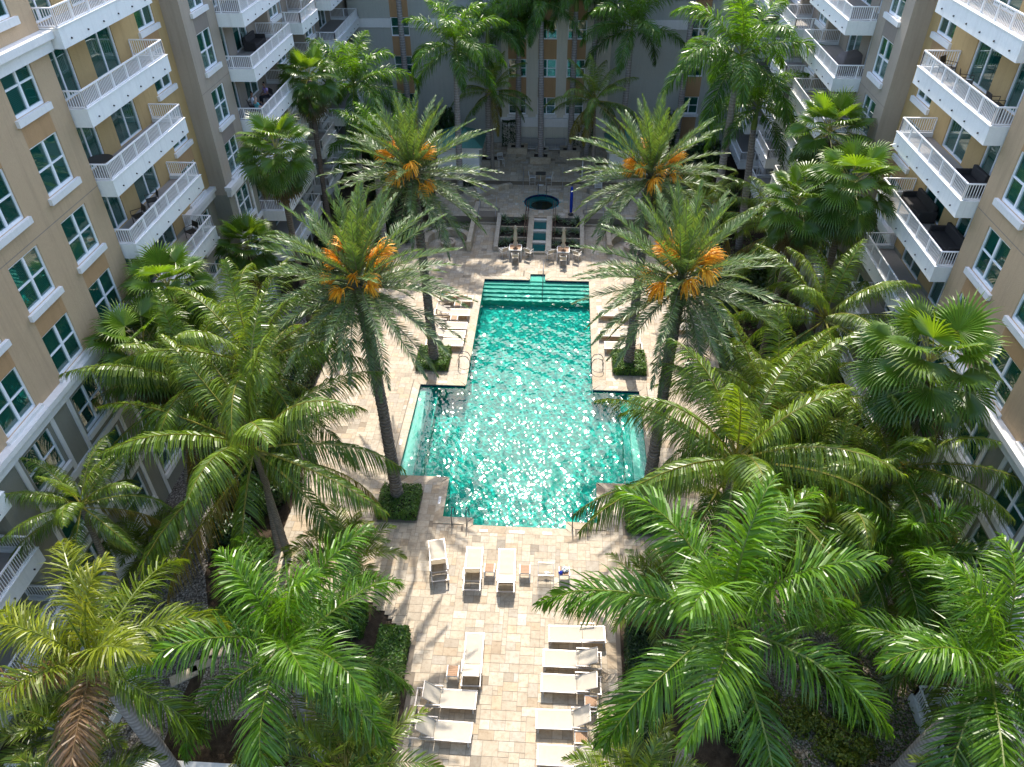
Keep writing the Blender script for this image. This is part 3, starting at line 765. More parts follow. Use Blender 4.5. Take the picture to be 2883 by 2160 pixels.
def fruit_mesh(seed):
    r = random.Random(seed); mb = MB()
    o = Vector((0, 0, 0)); e = Vector((.75, 0, .05))
    mb.tube([o, Vector((.4, 0, .18)), e], [.03, .026, .018], 4, 0, (.75, .38, .03, 1), cap=False)
    for k in range(46):
        a = r.uniform(0, 6.28); sp = r.uniform(.15, .5); p = e + Vector((r.uniform(-.25, .05), 0, r.uniform(-.02, .06)))
        d = Vector((.5 + sp * math.cos(a) * .8, sp * math.sin(a), r.uniform(-.5, .35))).normalized(); c = jit(r.choice(((.85, .36, .012), (.75, .27, .008), (.9, .46, .03))), r, .15)
        pts = [p]
        for j in range(4): pts.append(pts[-1] + d * .15); d = (d - UP * .5).normalized()
        mb.tube(pts, [.008, .013, .014, .013, .006], 3, 0, c, cap=False)
    return mb
def trunk(name, pts, rads, mat, parent, n=12, step=.0, amp=.0):
    m = MB(); P = []; Rr = []
    for i in range(len(pts) - 1):
        for j in range(8):
            t = j / 8; P.append(Vector(pts[i]).lerp(Vector(pts[i + 1]), t)); Rr.append(rads[i] + (rads[i + 1] - rads[i]) * t)
    P.append(Vector(pts[-1])); Rr.append(rads[-1])
    # smooth the bends
    for _ in range(6):
        Q = P[:]
        for i in range(1, len(P) - 1): Q[i] = (P[i - 1] + P[i] * 2 + P[i + 1]) / 4
        P = Q
    if step:
        L = sum((b - a).length for a, b in zip(P, P[1:])); k = int(L / step); Q, S = [], []; rr = random.Random(len(P)); q = len(P) - 1
        for i in range(k + 1):
            f = i / k * q; j = min(int(f), q - 1); Q.append(P[j].lerp(P[j + 1], f - j)); S.append((Rr[j] + (Rr[j + 1] - Rr[j]) * (f - j)) * (1 + amp * (1 if i % 2 else -1)))
        m.tube(Q, S, n)
        for i in range(len(m.v)):
            c = Q[i // n]; d = Vector(m.v[i]) - c; m.v[i] = tuple(c + d * (1 + rr.uniform(-amp, amp) * .8) + UP * rr.uniform(-.5, .5) * step * min(1, amp * 8))
    else: m.tube(P, Rr, n)
    return m.build(name, mat, parent, smooth=not step or amp < .06)
CROWNS = {}
def crown_of(kind, var, leafm, **kw):
    key = (kind, var)
    if key not in CROWNS: CROWNS[key] = crown_mesh(kind, hash(key) % 1000 if False else (sum(map(ord, kind)) * 7 + var * 31), **kw).mesh('crown', leafm)
    return CROWNS[key]
FRUIT = [fruit_mesh(i).mesh('fruit_cluster', MAT['fruit']) for i in range(3)]

def palm(kind, base, top, label, var=0, rz=0.0, scale=1.0, zs=0.0, group=None, **kw):
    names = {'date': 'date_palm', 'coco': 'coconut_palm', 'royal': 'royal_palm', 'fan': 'fan_palm', 'areca': 'areca_palm'}
    bz = zs
    root = empty(names[kind], (base[0], base[1], bz), 0, label, 'palm tree', group)
    t = Vector((top[0] - base[0], top[1] - base[1], top[2] - bz)); r = random.Random(int(base[0] * 31 + base[1] * 17 + top[2] * 5))
    mid = t * .5 + Vector((t.x * -.22, t.y * -.22, 0)); q3 = t * .8 + Vector((t.x * -.12, t.y * -.12, 0))
    if kind == 'date':
        tk = trunk('trunk', [(0, 0, -.1), mid * 1.0, t - Vector((0, 0, .35))], [.31, .245, .26], MAT['tr_date'], root, 16, .085, .10)
        bb = MB()        # cut leaf bases under the crown
        for i in range(70):
            a = i * GA; z = t.z - 1.25 + 1.25 * i / 70; c = Vector((t.x, t.y, z)); d = Vector((math.cos(a), math.sin(a), .55)).normalized()
            bb.bar(c + d * .16, c + d * (.34 + .1 * r.random()), .055, 0, 4, .03)
        bb.build('leaf_bases', MAT['tr_date'], root)
        for i in range(12):
            a = i * 2 * math.pi / 12 + r.uniform(-.25, .25); f = link_mesh('fruit_cluster', FRUIT[i % 3], root, (t.x + .35 * math.cos(a), t.y + .35 * math.sin(a), t.z + r.uniform(-.15, .75))); f.rotation_euler = (0, r.uniform(-1.2, .2), a); k_ = r.uniform(.85, 1.4); f.scale = (k_ * 1.15, k_, k_)
        lm = MAT['leaf_dull']
    elif kind == 'coco':
        trunk('trunk', [(0, 0, -.1), mid, q3, t - Vector((0, 0, .1))], [.20, .14, .12, .115], MAT['tr_coco'], root, 10, .10, .035); lm = MAT['leaf']
    elif kind == 'royal':
        sh_ = 1.5 * scale
        trunk('trunk', [(0, 0, -.1), t * .5, t - Vector((0, 0, sh_))], [.27, .26, .20], MAT['tr_royal'], root, 14)
        m = MB(); c = t - Vector((0, 0, sh_)); m.tube([c - UP * .02, c + UP * .25, c + UP * .9, t + UP * .1], [.205, .225, .15, .10], 12); m.build('crownshaft', MAT['shaft'], root, smooth=True); lm = MAT['leaf']
    elif kind == 'fan':
        trunk('trunk', [(0, 0, -.1), mid, t], [.22, .17, .18], MAT['tr_fan'], root, 10); lm = MAT['leaf']
    else:
        m = MB()
        for i in range(7):
            a = i * .9; m.tube([(.22 * math.cos(a), .22 * math.sin(a), -.1), (t.x + .2 * math.cos(a), t.y + .2 * math.sin(a), t.z - .15)], [.045, .035], 6)
        m.build('stems', MAT['shaft'], root, smooth=True); lm = MAT['leaf']
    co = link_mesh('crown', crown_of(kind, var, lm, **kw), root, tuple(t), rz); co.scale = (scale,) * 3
    return root
# label first, then base (x, y), crown (x, y, z)
palm('date', (-6.34, 26.1), (-6.7, 26.4, 12.7), 'tall date palm with orange fruit rising from the hedge by the near left pool corner', 0, .3)
palm('date', (-6.13, 37.8), (-6.4, 37.8, 12.6), 'date palm with orange fruit in the hedge square beside the left loungers', 1, 1.2)
palm('date', (6.14, 38.0), (6.25, 38.0, 12.6), 'date palm with orange fruit in the hedge square right of the pool ladder', 2, 2.6)
palm('date', (6.25, 25.7), (6.65, 27.6, 12.5), 'date palm with orange fruit over the right arm of the pool', 3, 4.1)

palm('coco', (-11.0, 22.3), (-10.2, 20.7, 8.6), 'large coconut palm with yellow ribs arching over the left deck edge', 0, .4, 1.2)
palm('coco', (-11.6, 22.75), (-11.2, 24.6, 9.6), 'coconut palm sharing a clump, crown just behind the large yellow ribbed one', 1, 1.9, 1.1)
palm('coco', (-15.6, 22.7), (-14.2, 24.6, 8.4), 'darker coconut palm between the left block and the gravel strip', 2, 2.2)
palm('coco', (8.3, 20.4), (8.3, 20.5, 9.0), 'large coconut palm with fronds reaching over the right arm of the pool', 1, 3.9, 1.2)
palm('coco', (11.2, 25.6), (11.0, 25.2, 7.6), 'coconut palm just behind the one reaching over the right arm of the pool', 2, 1.7, 1.05)
palm('coco', (12.6, 21.0), (12.4, 20.6, 6.4), 'lower coconut palm between the tall royal palm and the right block', 0, 5.3, .95)
palm('coco', (14.5, 30.6), (14.1, 30.4, 9.0), 'coconut palm beside the lowest white balcony of the right block', 2, .8, .9)
palm('coco', (15.0, 21.5), (14.8, 21.6, 8.0), 'coconut palm in front of the grey base windows of the right block', 0, 3.3, .9)
palm('coco', (-16.4, 18.0), (-16.3, 18.3, 7.6), 'small dark coconut palm against the left block wall above the patio', 1, 4.4, .62)
palm('coco', (-4.7, 65.9), (-4.6, 65.9, 8.0), 'coconut palm by the left cabana in front of the far block', 2, 5.0, .72, .65)
palm('coco', (4.4, 64.2), (4.2, 63.9, 8.0), 'drooping dark coconut palm by the right cabana', 0, 2.0, .8, .65)
palm('coco', (15.0, 42.0), (14.9, 41.8, 8.0), 'coconut palm below the fan palms on the right', 1, .5, .9)
palm('coco', (11.6, 47.8), (11.3, 47.4, 6.6), 'small coconut palm behind the far right date palm', 2, 3.0, .7)

palm('royal', (-12.05, 11.9), (-12.1, 11.6, 8.2), 'yellowing royal palm with brown dead fronds and a ringed grey trunk', 9, .9, 1.0, dead=True, bright=1.0)
palm('royal', (-6.9, 12.9), (-6.7, 12.9, 7.4), 'bushy deep green royal palm beside the left walkway loungers', 1, .2, 1.1)
palm('royal', (6.5, 12.9), (6.5, 12.7, 10.2), 'tall glossy royal palm with a spear leaf beside the right walkway loungers', 2, 1.4, 1.2)
palm('royal', (13.95, 13.0), (14.2, 12.4, 8.8), 'royal palm with bright green crown in the lower right corner', 3, 2.5, 1.1)
palm('royal', (14.4, 18.6), (14.3, 18.3, 6.6), 'royal palm behind the lower right one, near the right block rail', 1, 4.0, .9)
palm('royal', (-7.2, 61.7), (-7.0, 61.5, 12.7), 'royal palm with a yellow frond left of the spa terrace', 2, 3.6, 1.05, .65)
palm('royal', (-5.2, 67.6), (-5.0, 67.6, 12.6), 'royal palm in the left stone planter behind the spa', 3, .3, .9, .8)
palm('royal', (-2.6, 70.3), (-2.5, 70.3, 12.4), 'royal palm in the stone planter left of the sofas', 1, 1.2, .85, .8)
palm('royal', (-.36, 68.2), (-.5, 68.2, 14.6), 'royal palm in the middle stone planter on the spa axis', 2, 2.2, .95, .8)
palm('royal', (2.35, 69.8), (2.4, 69.8, 15.0), 'royal palm in the stone planter right of the sofas', 3, 4.2, .95, .8)
palm('royal', (3.9, 69.6), (4.2, 69.6, 15.6), 'royal palm standing by the right cabana wall', 1, 5.2, .95, .8)
palm('royal', (6.9, 66.8), (7.0, 66.8, 13.0), 'royal palm in front of the pale wall right of the far windows', 2, .9, 1.1, .65)
palm('royal', (13.0, 52.0), (12.8, 51.7, 14.8), 'big royal palm with a wide feathery crown by the far right balconies', 3, 1.9, 1.28)
palm('royal', (15.6, 53.4), (15.0, 53.6, 11.0), 'slimmer royal palm tucked behind the big feathery one on the right', 1, 3.0, .95)
palm('royal', (-15.0, 57.0), (-14.2, 57.3, 11.0), 'bright royal palm below the far left balconies', 2, 4.9, 1.1)
palm('royal', (-12.2, 52.5), (-12.0, 52.5, 8.6), 'low royal palm beside the far left date palm', 1, 2.9, .85)
palm('royal', (-12.8, 70.0), (-12.8, 70.0, 18.2), 'royal palm with its bare trunk across the left wall of the far block', 3, 3.9, 1.0)
palm('royal', (12.2, 69.5), (12.1, 69.5, 17.5), 'royal palm with its bare trunk across the right wall of the far block', 2, 5.9, 1.0)
palm('royal', (7.9, 29.9), (7.9, 29.9, 5.0), 'young royal palm hidden under the right date palm', 1, 5.0, .6) if False else None

palm('fan', (-14.4, 39.6), (-14.1, 39.2, 13.0), 'tall fan palm with a drooping skirt before the left balconies', 0, .2, 1.0)
palm('fan', (-16.6, 38.4), (-16.5, 38.0, 7.8), 'dark fan palm in the shade beside the left block corner', 1, 1.2, .9)
palm('fan', (-16.5, 28.8), (-16.3, 28.6, 10.7), 'fan palm with a long trunk against the lower left balconies', 2, 2.3, 1.0)
palm('fan', (-16.5, 25.8), (-16.3, 25.4, 9.6), 'dark fan palm touching the cornice of the left block', 0, 3.3, 1.05)
palm('fan', (-16.4, 52.6), (-16.1, 52.8, 12.8), 'dark fan palm behind the left balcony with the seated people', 1, 4.3, 1.0)
palm('fan', (16.6, 42.4), (16.3, 42.3, 13.4), 'fan palm with a dry orange stalk by the far right balconies', 1, .7, 1.05)
palm('fan', (15.9, 35.7), (15.6, 35.6, 13.2), 'bright fan palm standing out against the right block wall', 2, 1.7, 1.08)
palm('fan', (13.6, 36.2), (13.6, 36.0, 12.0), 'fan palm crowded to the left of the bright one on the right side', 0, 2.9, .98)
palm('fan', (15.3, 23.2), (15.1, 22.8, 12.0), 'broad sunlit fan palm nearest the camera on the right block', 1, 3.9, 1.18)
# ------------------------------------------------------------------ upper terrace
MAT['steel'] = simple('brushed_steel', (.45, .46, .48), .28, .5, .85); MAT['darksteel'] = simple('dark_steel', (.10, .11, .13), .3, .5, .6); MAT['rust'] = simple('brown_metal', (.10, .055, .035), .5, .4, .3, .3)
UZ, TZ = .65, 1.0
stone = MAT['stone']
def cbox(mb, x0, x1, y0, y1, z0, z1, r, top=True):
    mb.box(x0, x1, y0, y1, z0, z1, 0, tile_col(r))
ter = MB()
for (a, b, c, d) in ((-9.4, 9.4, 57.18, 58.5), (-9.4, 9.4, 61.7, 63.6), (-9.4, -1.6, 58.5, 61.7), (1.6, 9.4, 58.5, 61.7)): ter.quad((a, c, UZ - .012), (b, c, UZ - .012), (b, d, UZ - .012), (a, d, UZ - .012))
ter.quad((-9.4, 57.18, -.06), (9.4, 57.18, -.06), (9.4, 57.18, UZ - .012), (-9.4, 57.18, UZ - .012))
ter.quad((-12, 63.6, TZ - .012), (12, 63.6, TZ - .012), (12, 72.6, TZ - .012), (-12, 72.6, TZ - .012)); ter.quad((-12, 63.6, -.06), (12, 63.6, -.06), (12, 63.6, TZ - .012), (-12, 63.6, TZ - .012))
tag(ter.build('terrace_base', MAT['mortar']), kind='structure')
tt = MB(); SPA = (0.0, 60.1, 1.42)
tiles(tt, [(-9.4, 57.2), (9.4, 57.2), (9.4, 63.6), (-9.4, 63.6)], None, .205, random.Random(11), UZ, lambda a, b, c, d: (((a + b) / 2 - SPA[0]) ** 2 + ((c + d) / 2 - SPA[1]) ** 2 < (SPA[2] + .12) ** 2) or ((-5.3 < b and a < -3.6 or 3.6 < b and a < 5.3) and c < 58.7))
tiles(tt, [(-12, 63.6), (12, 63.6), (12, 72.5), (-12, 72.5)], None, .25, random.Random(12), TZ)
tag(tt.build('terrace_paving', stone), kind='structure')
r = random.Random(21)
for s_ in (-1, 1):
    st = MB()
    for i in range(4):
        x0, x1 = sorted((s_ * 3.62, s_ * 5.28)); cbox(st, x0, x1, 57.0 + .4 * i, 58.7, .163 * i - (.05 if i == 0 else 0), .163 * (i + 1) + (.003 if i == 3 else 0), r)
    o = st.build('steps', stone); tag(o, kind='structure')
    w = MB(); x0, x1 = sorted((s_ * 5.3, s_ * 5.65)); cbox(w, x0, x1, 52.4, 59.6, -.05, .85, r)
    tag(w.build('low_wall', stone), 'pale stone wall flanking the %s steps up to the spa' % ('left' if s_ < 0 else 'right'), 'wall')
    for xx in (3.75, 5.15):
        h = MB(); x = s_ * xx; h.tube([(x, 57.0, .0), (x, 57.05, .92), (x, 57.3, 1.0), (x, 58.5, 1.6), (x, 58.8, 1.6), (x, 58.85, UZ)], .022, 6)
        tag(h.build('handrail', MAT['steel']), 'steel handrail on the %s side of the %s steps by the spa' % ('inner' if xx < 4 else 'outer', 'left' if s_ < 0 else 'right'), 'handrail')
MAT['mulch'] = simple('dark_mulch', (.035, .028, .022), .95, .1, 0, .5, 9)
# terraced planter with runnel
for s_ in (-1, 1):
    side = 'left' if s_ < 0 else 'right'
    pl = empty('terraced_planter', (s_ * 2.2, 54.9, 0), 0, 'stepped stone planter with dark mulch %s of the water runnel' % side, 'planter')
    w = MB(); so = MB(); X = lambda x: s_ * x - s_ * 2.2
    xa, xb = sorted((X(3.22), X(3.55)))
    w.add([(xa, -2.4, -.05), (xb, -2.4, -.05), (xb, 2.3, -.05), (xa, 2.3, -.05), (xa, -2.4, .42), (xb, -2.4, .42), (xb, 2.3, 1.0), (xa, 2.3, 1.0)], [(4, 5, 6, 7), (0, 1, 5, 4), (1, 2, 6, 5), (2, 3, 7, 6), (3, 0, 4, 7)], 0, tile_col(r))
    xa, xb = sorted((X(.98), X(3.21)))
    for i, (y, z) in enumerate(((-2.35, .16), (-.85, .34), (.65, .52))):
        w.box(xa, xb, y, y + .16, -.05, z + .07, 0, tile_col(r)); so.quad((xa, y + .16, z), (xb, y + .16, z), (xb, y + 1.5, z), (xa, y + 1.5, z))
    w.build('planter_wall', stone, pl); so.build('soil', MAT['mulch'], pl)
run = empty('water_runnel', (0, 54.9, 0), 0, 'stepped water channel falling from the spa between the two planters', 'fountain')
w = MB(); wt = MB()
for s_ in (-1, 1):
    xa, xb = sorted((s_ * .52, s_ * .97)); w.add([(xa, -2.5, -.05), (xb, -2.5, -.05), (xb, 2.3, -.05), (xa, 2.3, -.05), (xa, -2.5, .22), (xb, -2.5, .22), (xb, 2.3, .78), (xa, 2.3, .78)], [(4, 5, 6, 7), (0, 1, 5, 4), (1, 2, 6, 5), (2, 3, 7, 6), (3, 0, 4, 7)], 0, tile_col(r))
w.box(-.97, .97, -2.75, -2.5, -.05, .16, 0, tile_col(r))
for i in range(3):
    y = -2.5 + 1.55 * i; z = .10 + .19 * i; w.box(-.52, .52, y + 1.2, y + 1.55, -.05, z + .16, 0, (.6, .58, .54, 1)); wt.quad((-.52, y, z), (.52, y, z), (.52, y + 1.2, z), (-.52, y + 1.2, z))
w.build('channel', stone, run)
t = NT('still_water'); MAT['still'] = t.surf(pbr(t, (.008, .085, .082), .06, .6, 0, bump(t, noise(t, gpos(t), 6, 2), .15, .02)).outputs[0])
wt.build('water', MAT['still'], run)
for s_ in (-1, 1):
    for k, xx in enumerate((1.03, 1.22)):
        h = MB(); x = s_ * xx
        h.bar((x, 58.4, 1.55), (x, 53.9, 1.05), .028); h.bar((x, 58.4, UZ), (x, 58.4, 1.55), .028); h.bar((x, 56.2, .6), (x, 56.2, 1.3), .022); h.bar((x, 53.9, .2), (x, 53.9, 1.05), .028); h.bar((x, 58.4, 1.1), (x, 53.9, .6), .02)
        tag(h.build('handrail', MAT['rust']), 'rust brown rail on the %s of the runnel, the %s of the pair' % ('left' if s_ < 0 else 'right', 'inner' if k == 0 else 'outer'), 'handrail')
# spa
sp = MB(); sp.lathe([(SPA[2] + .9, UZ - .008), (SPA[2] + .08, UZ - .008), (SPA[2], UZ - .01), (SPA[2], UZ - .25), (SPA[2] - .5, UZ - .45), (SPA[2] - .5, UZ - 1.0), (.02, UZ - 1.0)], 48, SPA[:2])
o = sp.build('spa_shell', simple('spa_plaster', (.06, .30, .28), .6, .3)); tag(o, kind='structure')
sw = MB(); sw.disc(SPA[:2], SPA[2] - .002, UZ - .09, 48); tag(sw.build('spa_water', water_mat('spa_water_surface', (.30, .72, .72), .04)), kind='structure')
sc = MB(); sc.lathe([(SPA[2] - .005, UZ - .16), (SPA[2] - .005, UZ + .012), (SPA[2] + .09, UZ + .012)], 48, SPA[:2]); tag(sc.build('spa_edge', MAT['band']), kind='structure')
for s_ in (-1, 1):
    h = MB(); x = SPA[0] + s_ * .36; h.tube([(x, 61.3, .3), (x, 61.35, 1.45), (x, 61.6, 1.55), (x, 62.3, 1.5), (x, 62.35, UZ)], .022, 6)
    tag(h.build('grab_rail', MAT['darksteel']), 'dark grab rail at the back of the round spa, %s one' % ('left' if s_ < 0 else 'right'), 'handrail')
    # curved retaining wall and steps in the gap
    aw = MB(); N = 16
    for i in range(N):
        a0 = R(62 + 0) - R(58) * i / N; a1 = R(62) - R(58) * (i + 1) / N
        P = lambda a, rr: (s_ * rr * math.cos(a) , 58.6 + rr * math.sin(a) * .82)
        p = [P(a0, 5.7), P(a1, 5.7), P(a1, 6.15), P(a0, 6.15)]
        aw.add([(x, y, UZ - .01) for x, y in p] + [(x, y, TZ + .09) for x, y in p], [(4, 5, 6, 7), (0, 1, 5, 4), (1, 2, 6, 5), (2, 3, 7, 6), (3, 0, 4, 7)], 0, tile_col(r))
    tag(aw.build('curved_wall', stone), 'curved low stone wall behind the spa on the %s' % ('left' if s_ < 0 else 'right'), 'wall')
    h = MB(); x = s_ * 1.75; h.tube([(x, 63.0, UZ), (x * 1.0, 63.05, 1.5), (x, 63.4, 1.7), (x, 64.4, 1.95), (x, 64.7, 1.85), (x, 64.72, TZ)], .024, 6)
    tag(h.build('handrail', MAT['steel']), 'bent steel handrail beside the %s of the bar table' % ('left' if s_ < 0 else 'right'), 'handrail')

def planter_box(x, y, w, d, h, z, label):
    p = empty('stone_planter', (x, y, z), 0, label, 'planter'); m = MB(); t = .32
    for (a, b, c, e) in ((-w/2, w/2, -d/2, -d/2 + t), (-w/2, w/2, d/2 - t, d/2), (-w/2, -w/2 + t, -d/2 + t, d/2 - t), (w/2 - t, w/2, -d/2 + t, d/2 - t)): m.box(a, b, c, e, -.01, h, 0, tile_col(r))
    m.build('planter_wall', stone, p); q = MB(); q.quad((-w/2 + t, -d/2 + t, h - .1), (w/2 - t, -d/2 + t, h - .1), (w/2 - t, d/2 - t, h - .1), (-w/2 + t, d/2 - t, h - .1)); q.build('soil', MAT['mulch'], p)
planter_box(-.36, 68.2, 1.9, 1.6, .55, TZ, 'square stone planter in the middle, behind the bar table')
planter_box(-5.2, 67.4, 2.3, 1.7, .55, TZ, 'stone planter beside the left cabana'); planter_box(5.3, 66.6, 2.6, 1.6, .55, TZ, 'stone planter beside the white slatted panel on the right')
planter_box(-2.65, 70.4, 1.9, 1.5, .55, TZ, 'stone planter left of the sofas by the far wall'); planter_box(2.35, 69.9, 1.9, 1.5, .55, TZ, 'stone planter right of the sofas by the far wall')

MAT['metal_roof'] = simple('green_metal_roof', (.055, .20, .165), .4, .5, .2, .1)
for s_ in (-1, 1):
    c = empty('cabana', (s_ * 7.7, 66.6, TZ), 0, 'small cabana with a green metal hip roof on the %s of the terrace' % ('left' if s_ < 0 else 'right'), 'cabana')
    w = MB(); w.box(-1.9, 1.9, -1.6, 1.6, 0, 2.35); w.build('wall', MAT['white_st'], c)
    f = MB(); f.box(-2.2, 2.2, -1.95, 1.95, 2.36, 2.52); f.build('fascia', MAT['trim'], c)
    ro = MB(); e = [(-2.3, -2.05, 2.53), (2.3, -2.05, 2.53), (2.3, 2.05, 2.53), (-2.3, 2.05, 2.53)]; a, b = (-.35, 0, 3.75), (.35, 0, 3.75)
    ro.add(e + [a, b], [(0, 1, 5, 4), (1, 2, 5), (2, 3, 4, 5), (3, 0, 4)])
    for i in range(11):
        x = -2.1 + .42 * i; k = min(1, max(0, (2.3 - abs(x)) / 1.95)); q = (x, -2.05 + 2.05 * k, 2.54 + 1.22 * k); ro.bar((x, -2.05, 2.55), q, .018)
    ro.build('roof', MAT['metal_roof'], c)

# ------------------------------------------------------------------ small leafy plants
def leaf_cloud(n, sampler, size, cols, seed, flat=.3):
    r = random.Random(seed); mb = MB()
    for _ in range(n):
        p, nrm = sampler(r); p = Vector(p); nrm = (Vector(nrm) + Vector((r.gauss(0, .6), r.gauss(0, .6), r.gauss(0, .6)))).normalized()
        a = nrm.cross(Vector((r.gauss(0, 1), r.gauss(0, 1), r.gauss(0, 1)))).normalized(); b = nrm.cross(a); s = size * r.uniform(.6, 1.3)
        c = jit(r.choice(cols), r, .25)
        mb.add([tuple(p - a * s), tuple(p + b * s * .45 + nrm * s * .1), tuple(p + a * s), tuple(p - b * s * .45 + nrm * s * .1)], [(0, 1, 2, 3)], 0, c)
    return mb
def box_sampler(w, d, h):
    def f(r):
        k = r.random(); x, y = r.uniform(-w/2, w/2), r.uniform(-d/2, d/2); j = r.gauss(0, .04)
        if k < .52: return (x, y, h + j + .05 * math.sin(x * 5) * math.cos(y * 4)), (0, 0, 1)
        z = r.uniform(0, h); s = r.choice((-1, 1))
        return ((s * w/2 + j, y, z), (s, 0, .3)) if k < .76 else ((x, s * d/2 + j, z), (0, s, .3))
    return f
def blob_sampler(rx, ry, rz, seed):
    q = random.Random(seed); lumps = [(q.uniform(-.6, .6) * rx, q.uniform(-.6, .6) * ry, q.uniform(.25, .8) * rz, q.uniform(.35, .6)) for _ in range(9)]
    def f(r):
        x, y, z, s = r.choice(lumps); d = Vector((r.gauss(0, 1), r.gauss(0, 1), r.gauss(0, 1))).normalized(); k = r.uniform(.7, 1.0)
        return (x + d.x * rx * s * k, y + d.y * ry * s * k, max(.02, z + d.z * rz * s * k)), (d.x, d.y, d.z + .3)
    return f
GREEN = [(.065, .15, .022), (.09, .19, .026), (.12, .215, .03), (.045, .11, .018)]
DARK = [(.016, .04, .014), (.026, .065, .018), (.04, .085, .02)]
LIME = [(.16, .20, .02), (.10, .15, .02), (.22, .23, .03)]
def green_core(mb_parent, w, d, h, name='branches'):
    m = MB(); m.box(-w/2 + .12, w/2 - .12, -d/2 + .12, d/2 - .12, -.05, h - .1); m.build(name, MAT['mulch'], mb_parent)
HM = [leaf_cloud(4200, box_sampler(1.95, 2.0, .52), .062, GREEN, 40 + i).mesh('foliage', MAT['leaf_small']) for i in range(2)]
for i, ((hx, hy), lab) in enumerate(zip(HEDGE, ('square clipped hedge round the near left date palm trunk', 'square clipped hedge round the near right date palm trunk under the coconut fronds', 'square clipped hedge at the trunk beside the left pool ladder', 'square clipped hedge at the trunk beside the right pool ladder'))):
    e = empty('hedge', (hx, hy, -.02), 0, lab, 'hedge'); link_mesh('foliage', HM[i % 2], e); green_core(e, 1.95, 2.0, .52)
def hedge(x, y, w, d, h, lab, cols=GREEN, n=None, rz=0):
    e = empty('hedge', (x, y, -.03), rz, lab, 'hedge'); leaf_cloud(n or int(900 * (w * d + (w + d) * h)), box_sampler(w, d, h), .075, cols, int(x * 13 + y * 7)).build('foliage', MAT['leaf_small'], e); green_core(e, w, d, h)
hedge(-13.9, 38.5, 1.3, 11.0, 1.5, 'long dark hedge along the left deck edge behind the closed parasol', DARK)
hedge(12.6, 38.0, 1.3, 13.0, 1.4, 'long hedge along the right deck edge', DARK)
hedge(-12.4, 20.6, 1.1, 4.2, .7, 'low hedge along the near left deck edge by the stepping stones')
hedge(-7.6, 18.7, 2.2, 1.3, .75, 'low clipped hedge at the foot of the twin coconut trunks')
hedge(-5.0, 15.0, 1.2, 6.5, .8, 'hedge strip along the left side of the walkway'); hedge(5.5, 14.5, 1.2, 8.5, .8, 'hedge strip along the right side of the walkway', DARK)
SH = {}
for nm, cols in (('g', GREEN), ('d', DARK), ('l', LIME)):
    for v in range(2): SH[nm, v] = leaf_cloud(2600, blob_sampler(1.1, 1.1, 1.1, v + 3), .085 if nm != 'd' else .10, cols, 60 + v + ord(nm)).mesh('foliage', MAT['leaf_small'])
sn = [0]
def shrub(x, y, kind, s, lab, zs=1.0, group=None):
    v = sn[0] % 2; sn[0] += 1
    e = empty('shrub', (x, y, -.05), sn[0] * 1.3, lab, 'shrub', group); f = link_mesh('foliage', SH[kind, v], e); f.scale = (s, s, s * zs)
    m = MB()
    for i in range(5): m.bar((0, 0, 0), (.35 * s * math.cos(i * 1.3), .35 * s * math.sin(i * 1.3), .8 * s * zs), .03, 0, 5, .01)
    m.build('stems', MAT['tr_fan'], e)
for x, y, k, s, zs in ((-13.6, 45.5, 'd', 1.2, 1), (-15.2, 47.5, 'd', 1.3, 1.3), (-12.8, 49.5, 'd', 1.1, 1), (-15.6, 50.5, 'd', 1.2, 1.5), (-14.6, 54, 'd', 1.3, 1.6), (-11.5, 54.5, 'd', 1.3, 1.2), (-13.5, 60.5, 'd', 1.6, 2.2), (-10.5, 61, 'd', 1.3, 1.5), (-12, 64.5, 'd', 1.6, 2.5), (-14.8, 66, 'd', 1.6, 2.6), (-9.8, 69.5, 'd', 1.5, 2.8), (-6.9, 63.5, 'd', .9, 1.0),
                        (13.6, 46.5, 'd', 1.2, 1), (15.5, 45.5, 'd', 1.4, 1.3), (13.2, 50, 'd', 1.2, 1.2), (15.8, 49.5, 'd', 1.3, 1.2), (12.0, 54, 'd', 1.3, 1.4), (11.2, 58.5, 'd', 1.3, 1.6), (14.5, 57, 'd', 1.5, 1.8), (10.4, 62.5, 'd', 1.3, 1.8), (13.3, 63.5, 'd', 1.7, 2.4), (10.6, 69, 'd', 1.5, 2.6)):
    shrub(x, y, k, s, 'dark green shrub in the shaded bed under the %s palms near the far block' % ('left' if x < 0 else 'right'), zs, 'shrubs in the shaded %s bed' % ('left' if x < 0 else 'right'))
for x, y, k, s, zs in ((14.2, 27, 'd', 1.2, 1.2), (11.8, 29.5, 'g', 1.2, 1), (15.9, 28.5, 'g', 1.1, 1), (14.5, 34, 'd', 1.2, 1.1), (15.8, 32, 'g', 1.1, 1), (11.5, 26.2, 'd', 1.2, 1), (16.6, 36.5, 'd', 1.2, 1.3), (15.2, 39.5, 'd', 1.3, 1.2), (13.2, 22.6, 'd', 1.1, 1), (10.8, 22.6, 'g', .9, .9)):
    shrub(x, y, k, s, 'leafy green shrub under the coconut palms by the right block', zs, 'shrubs by the right block')
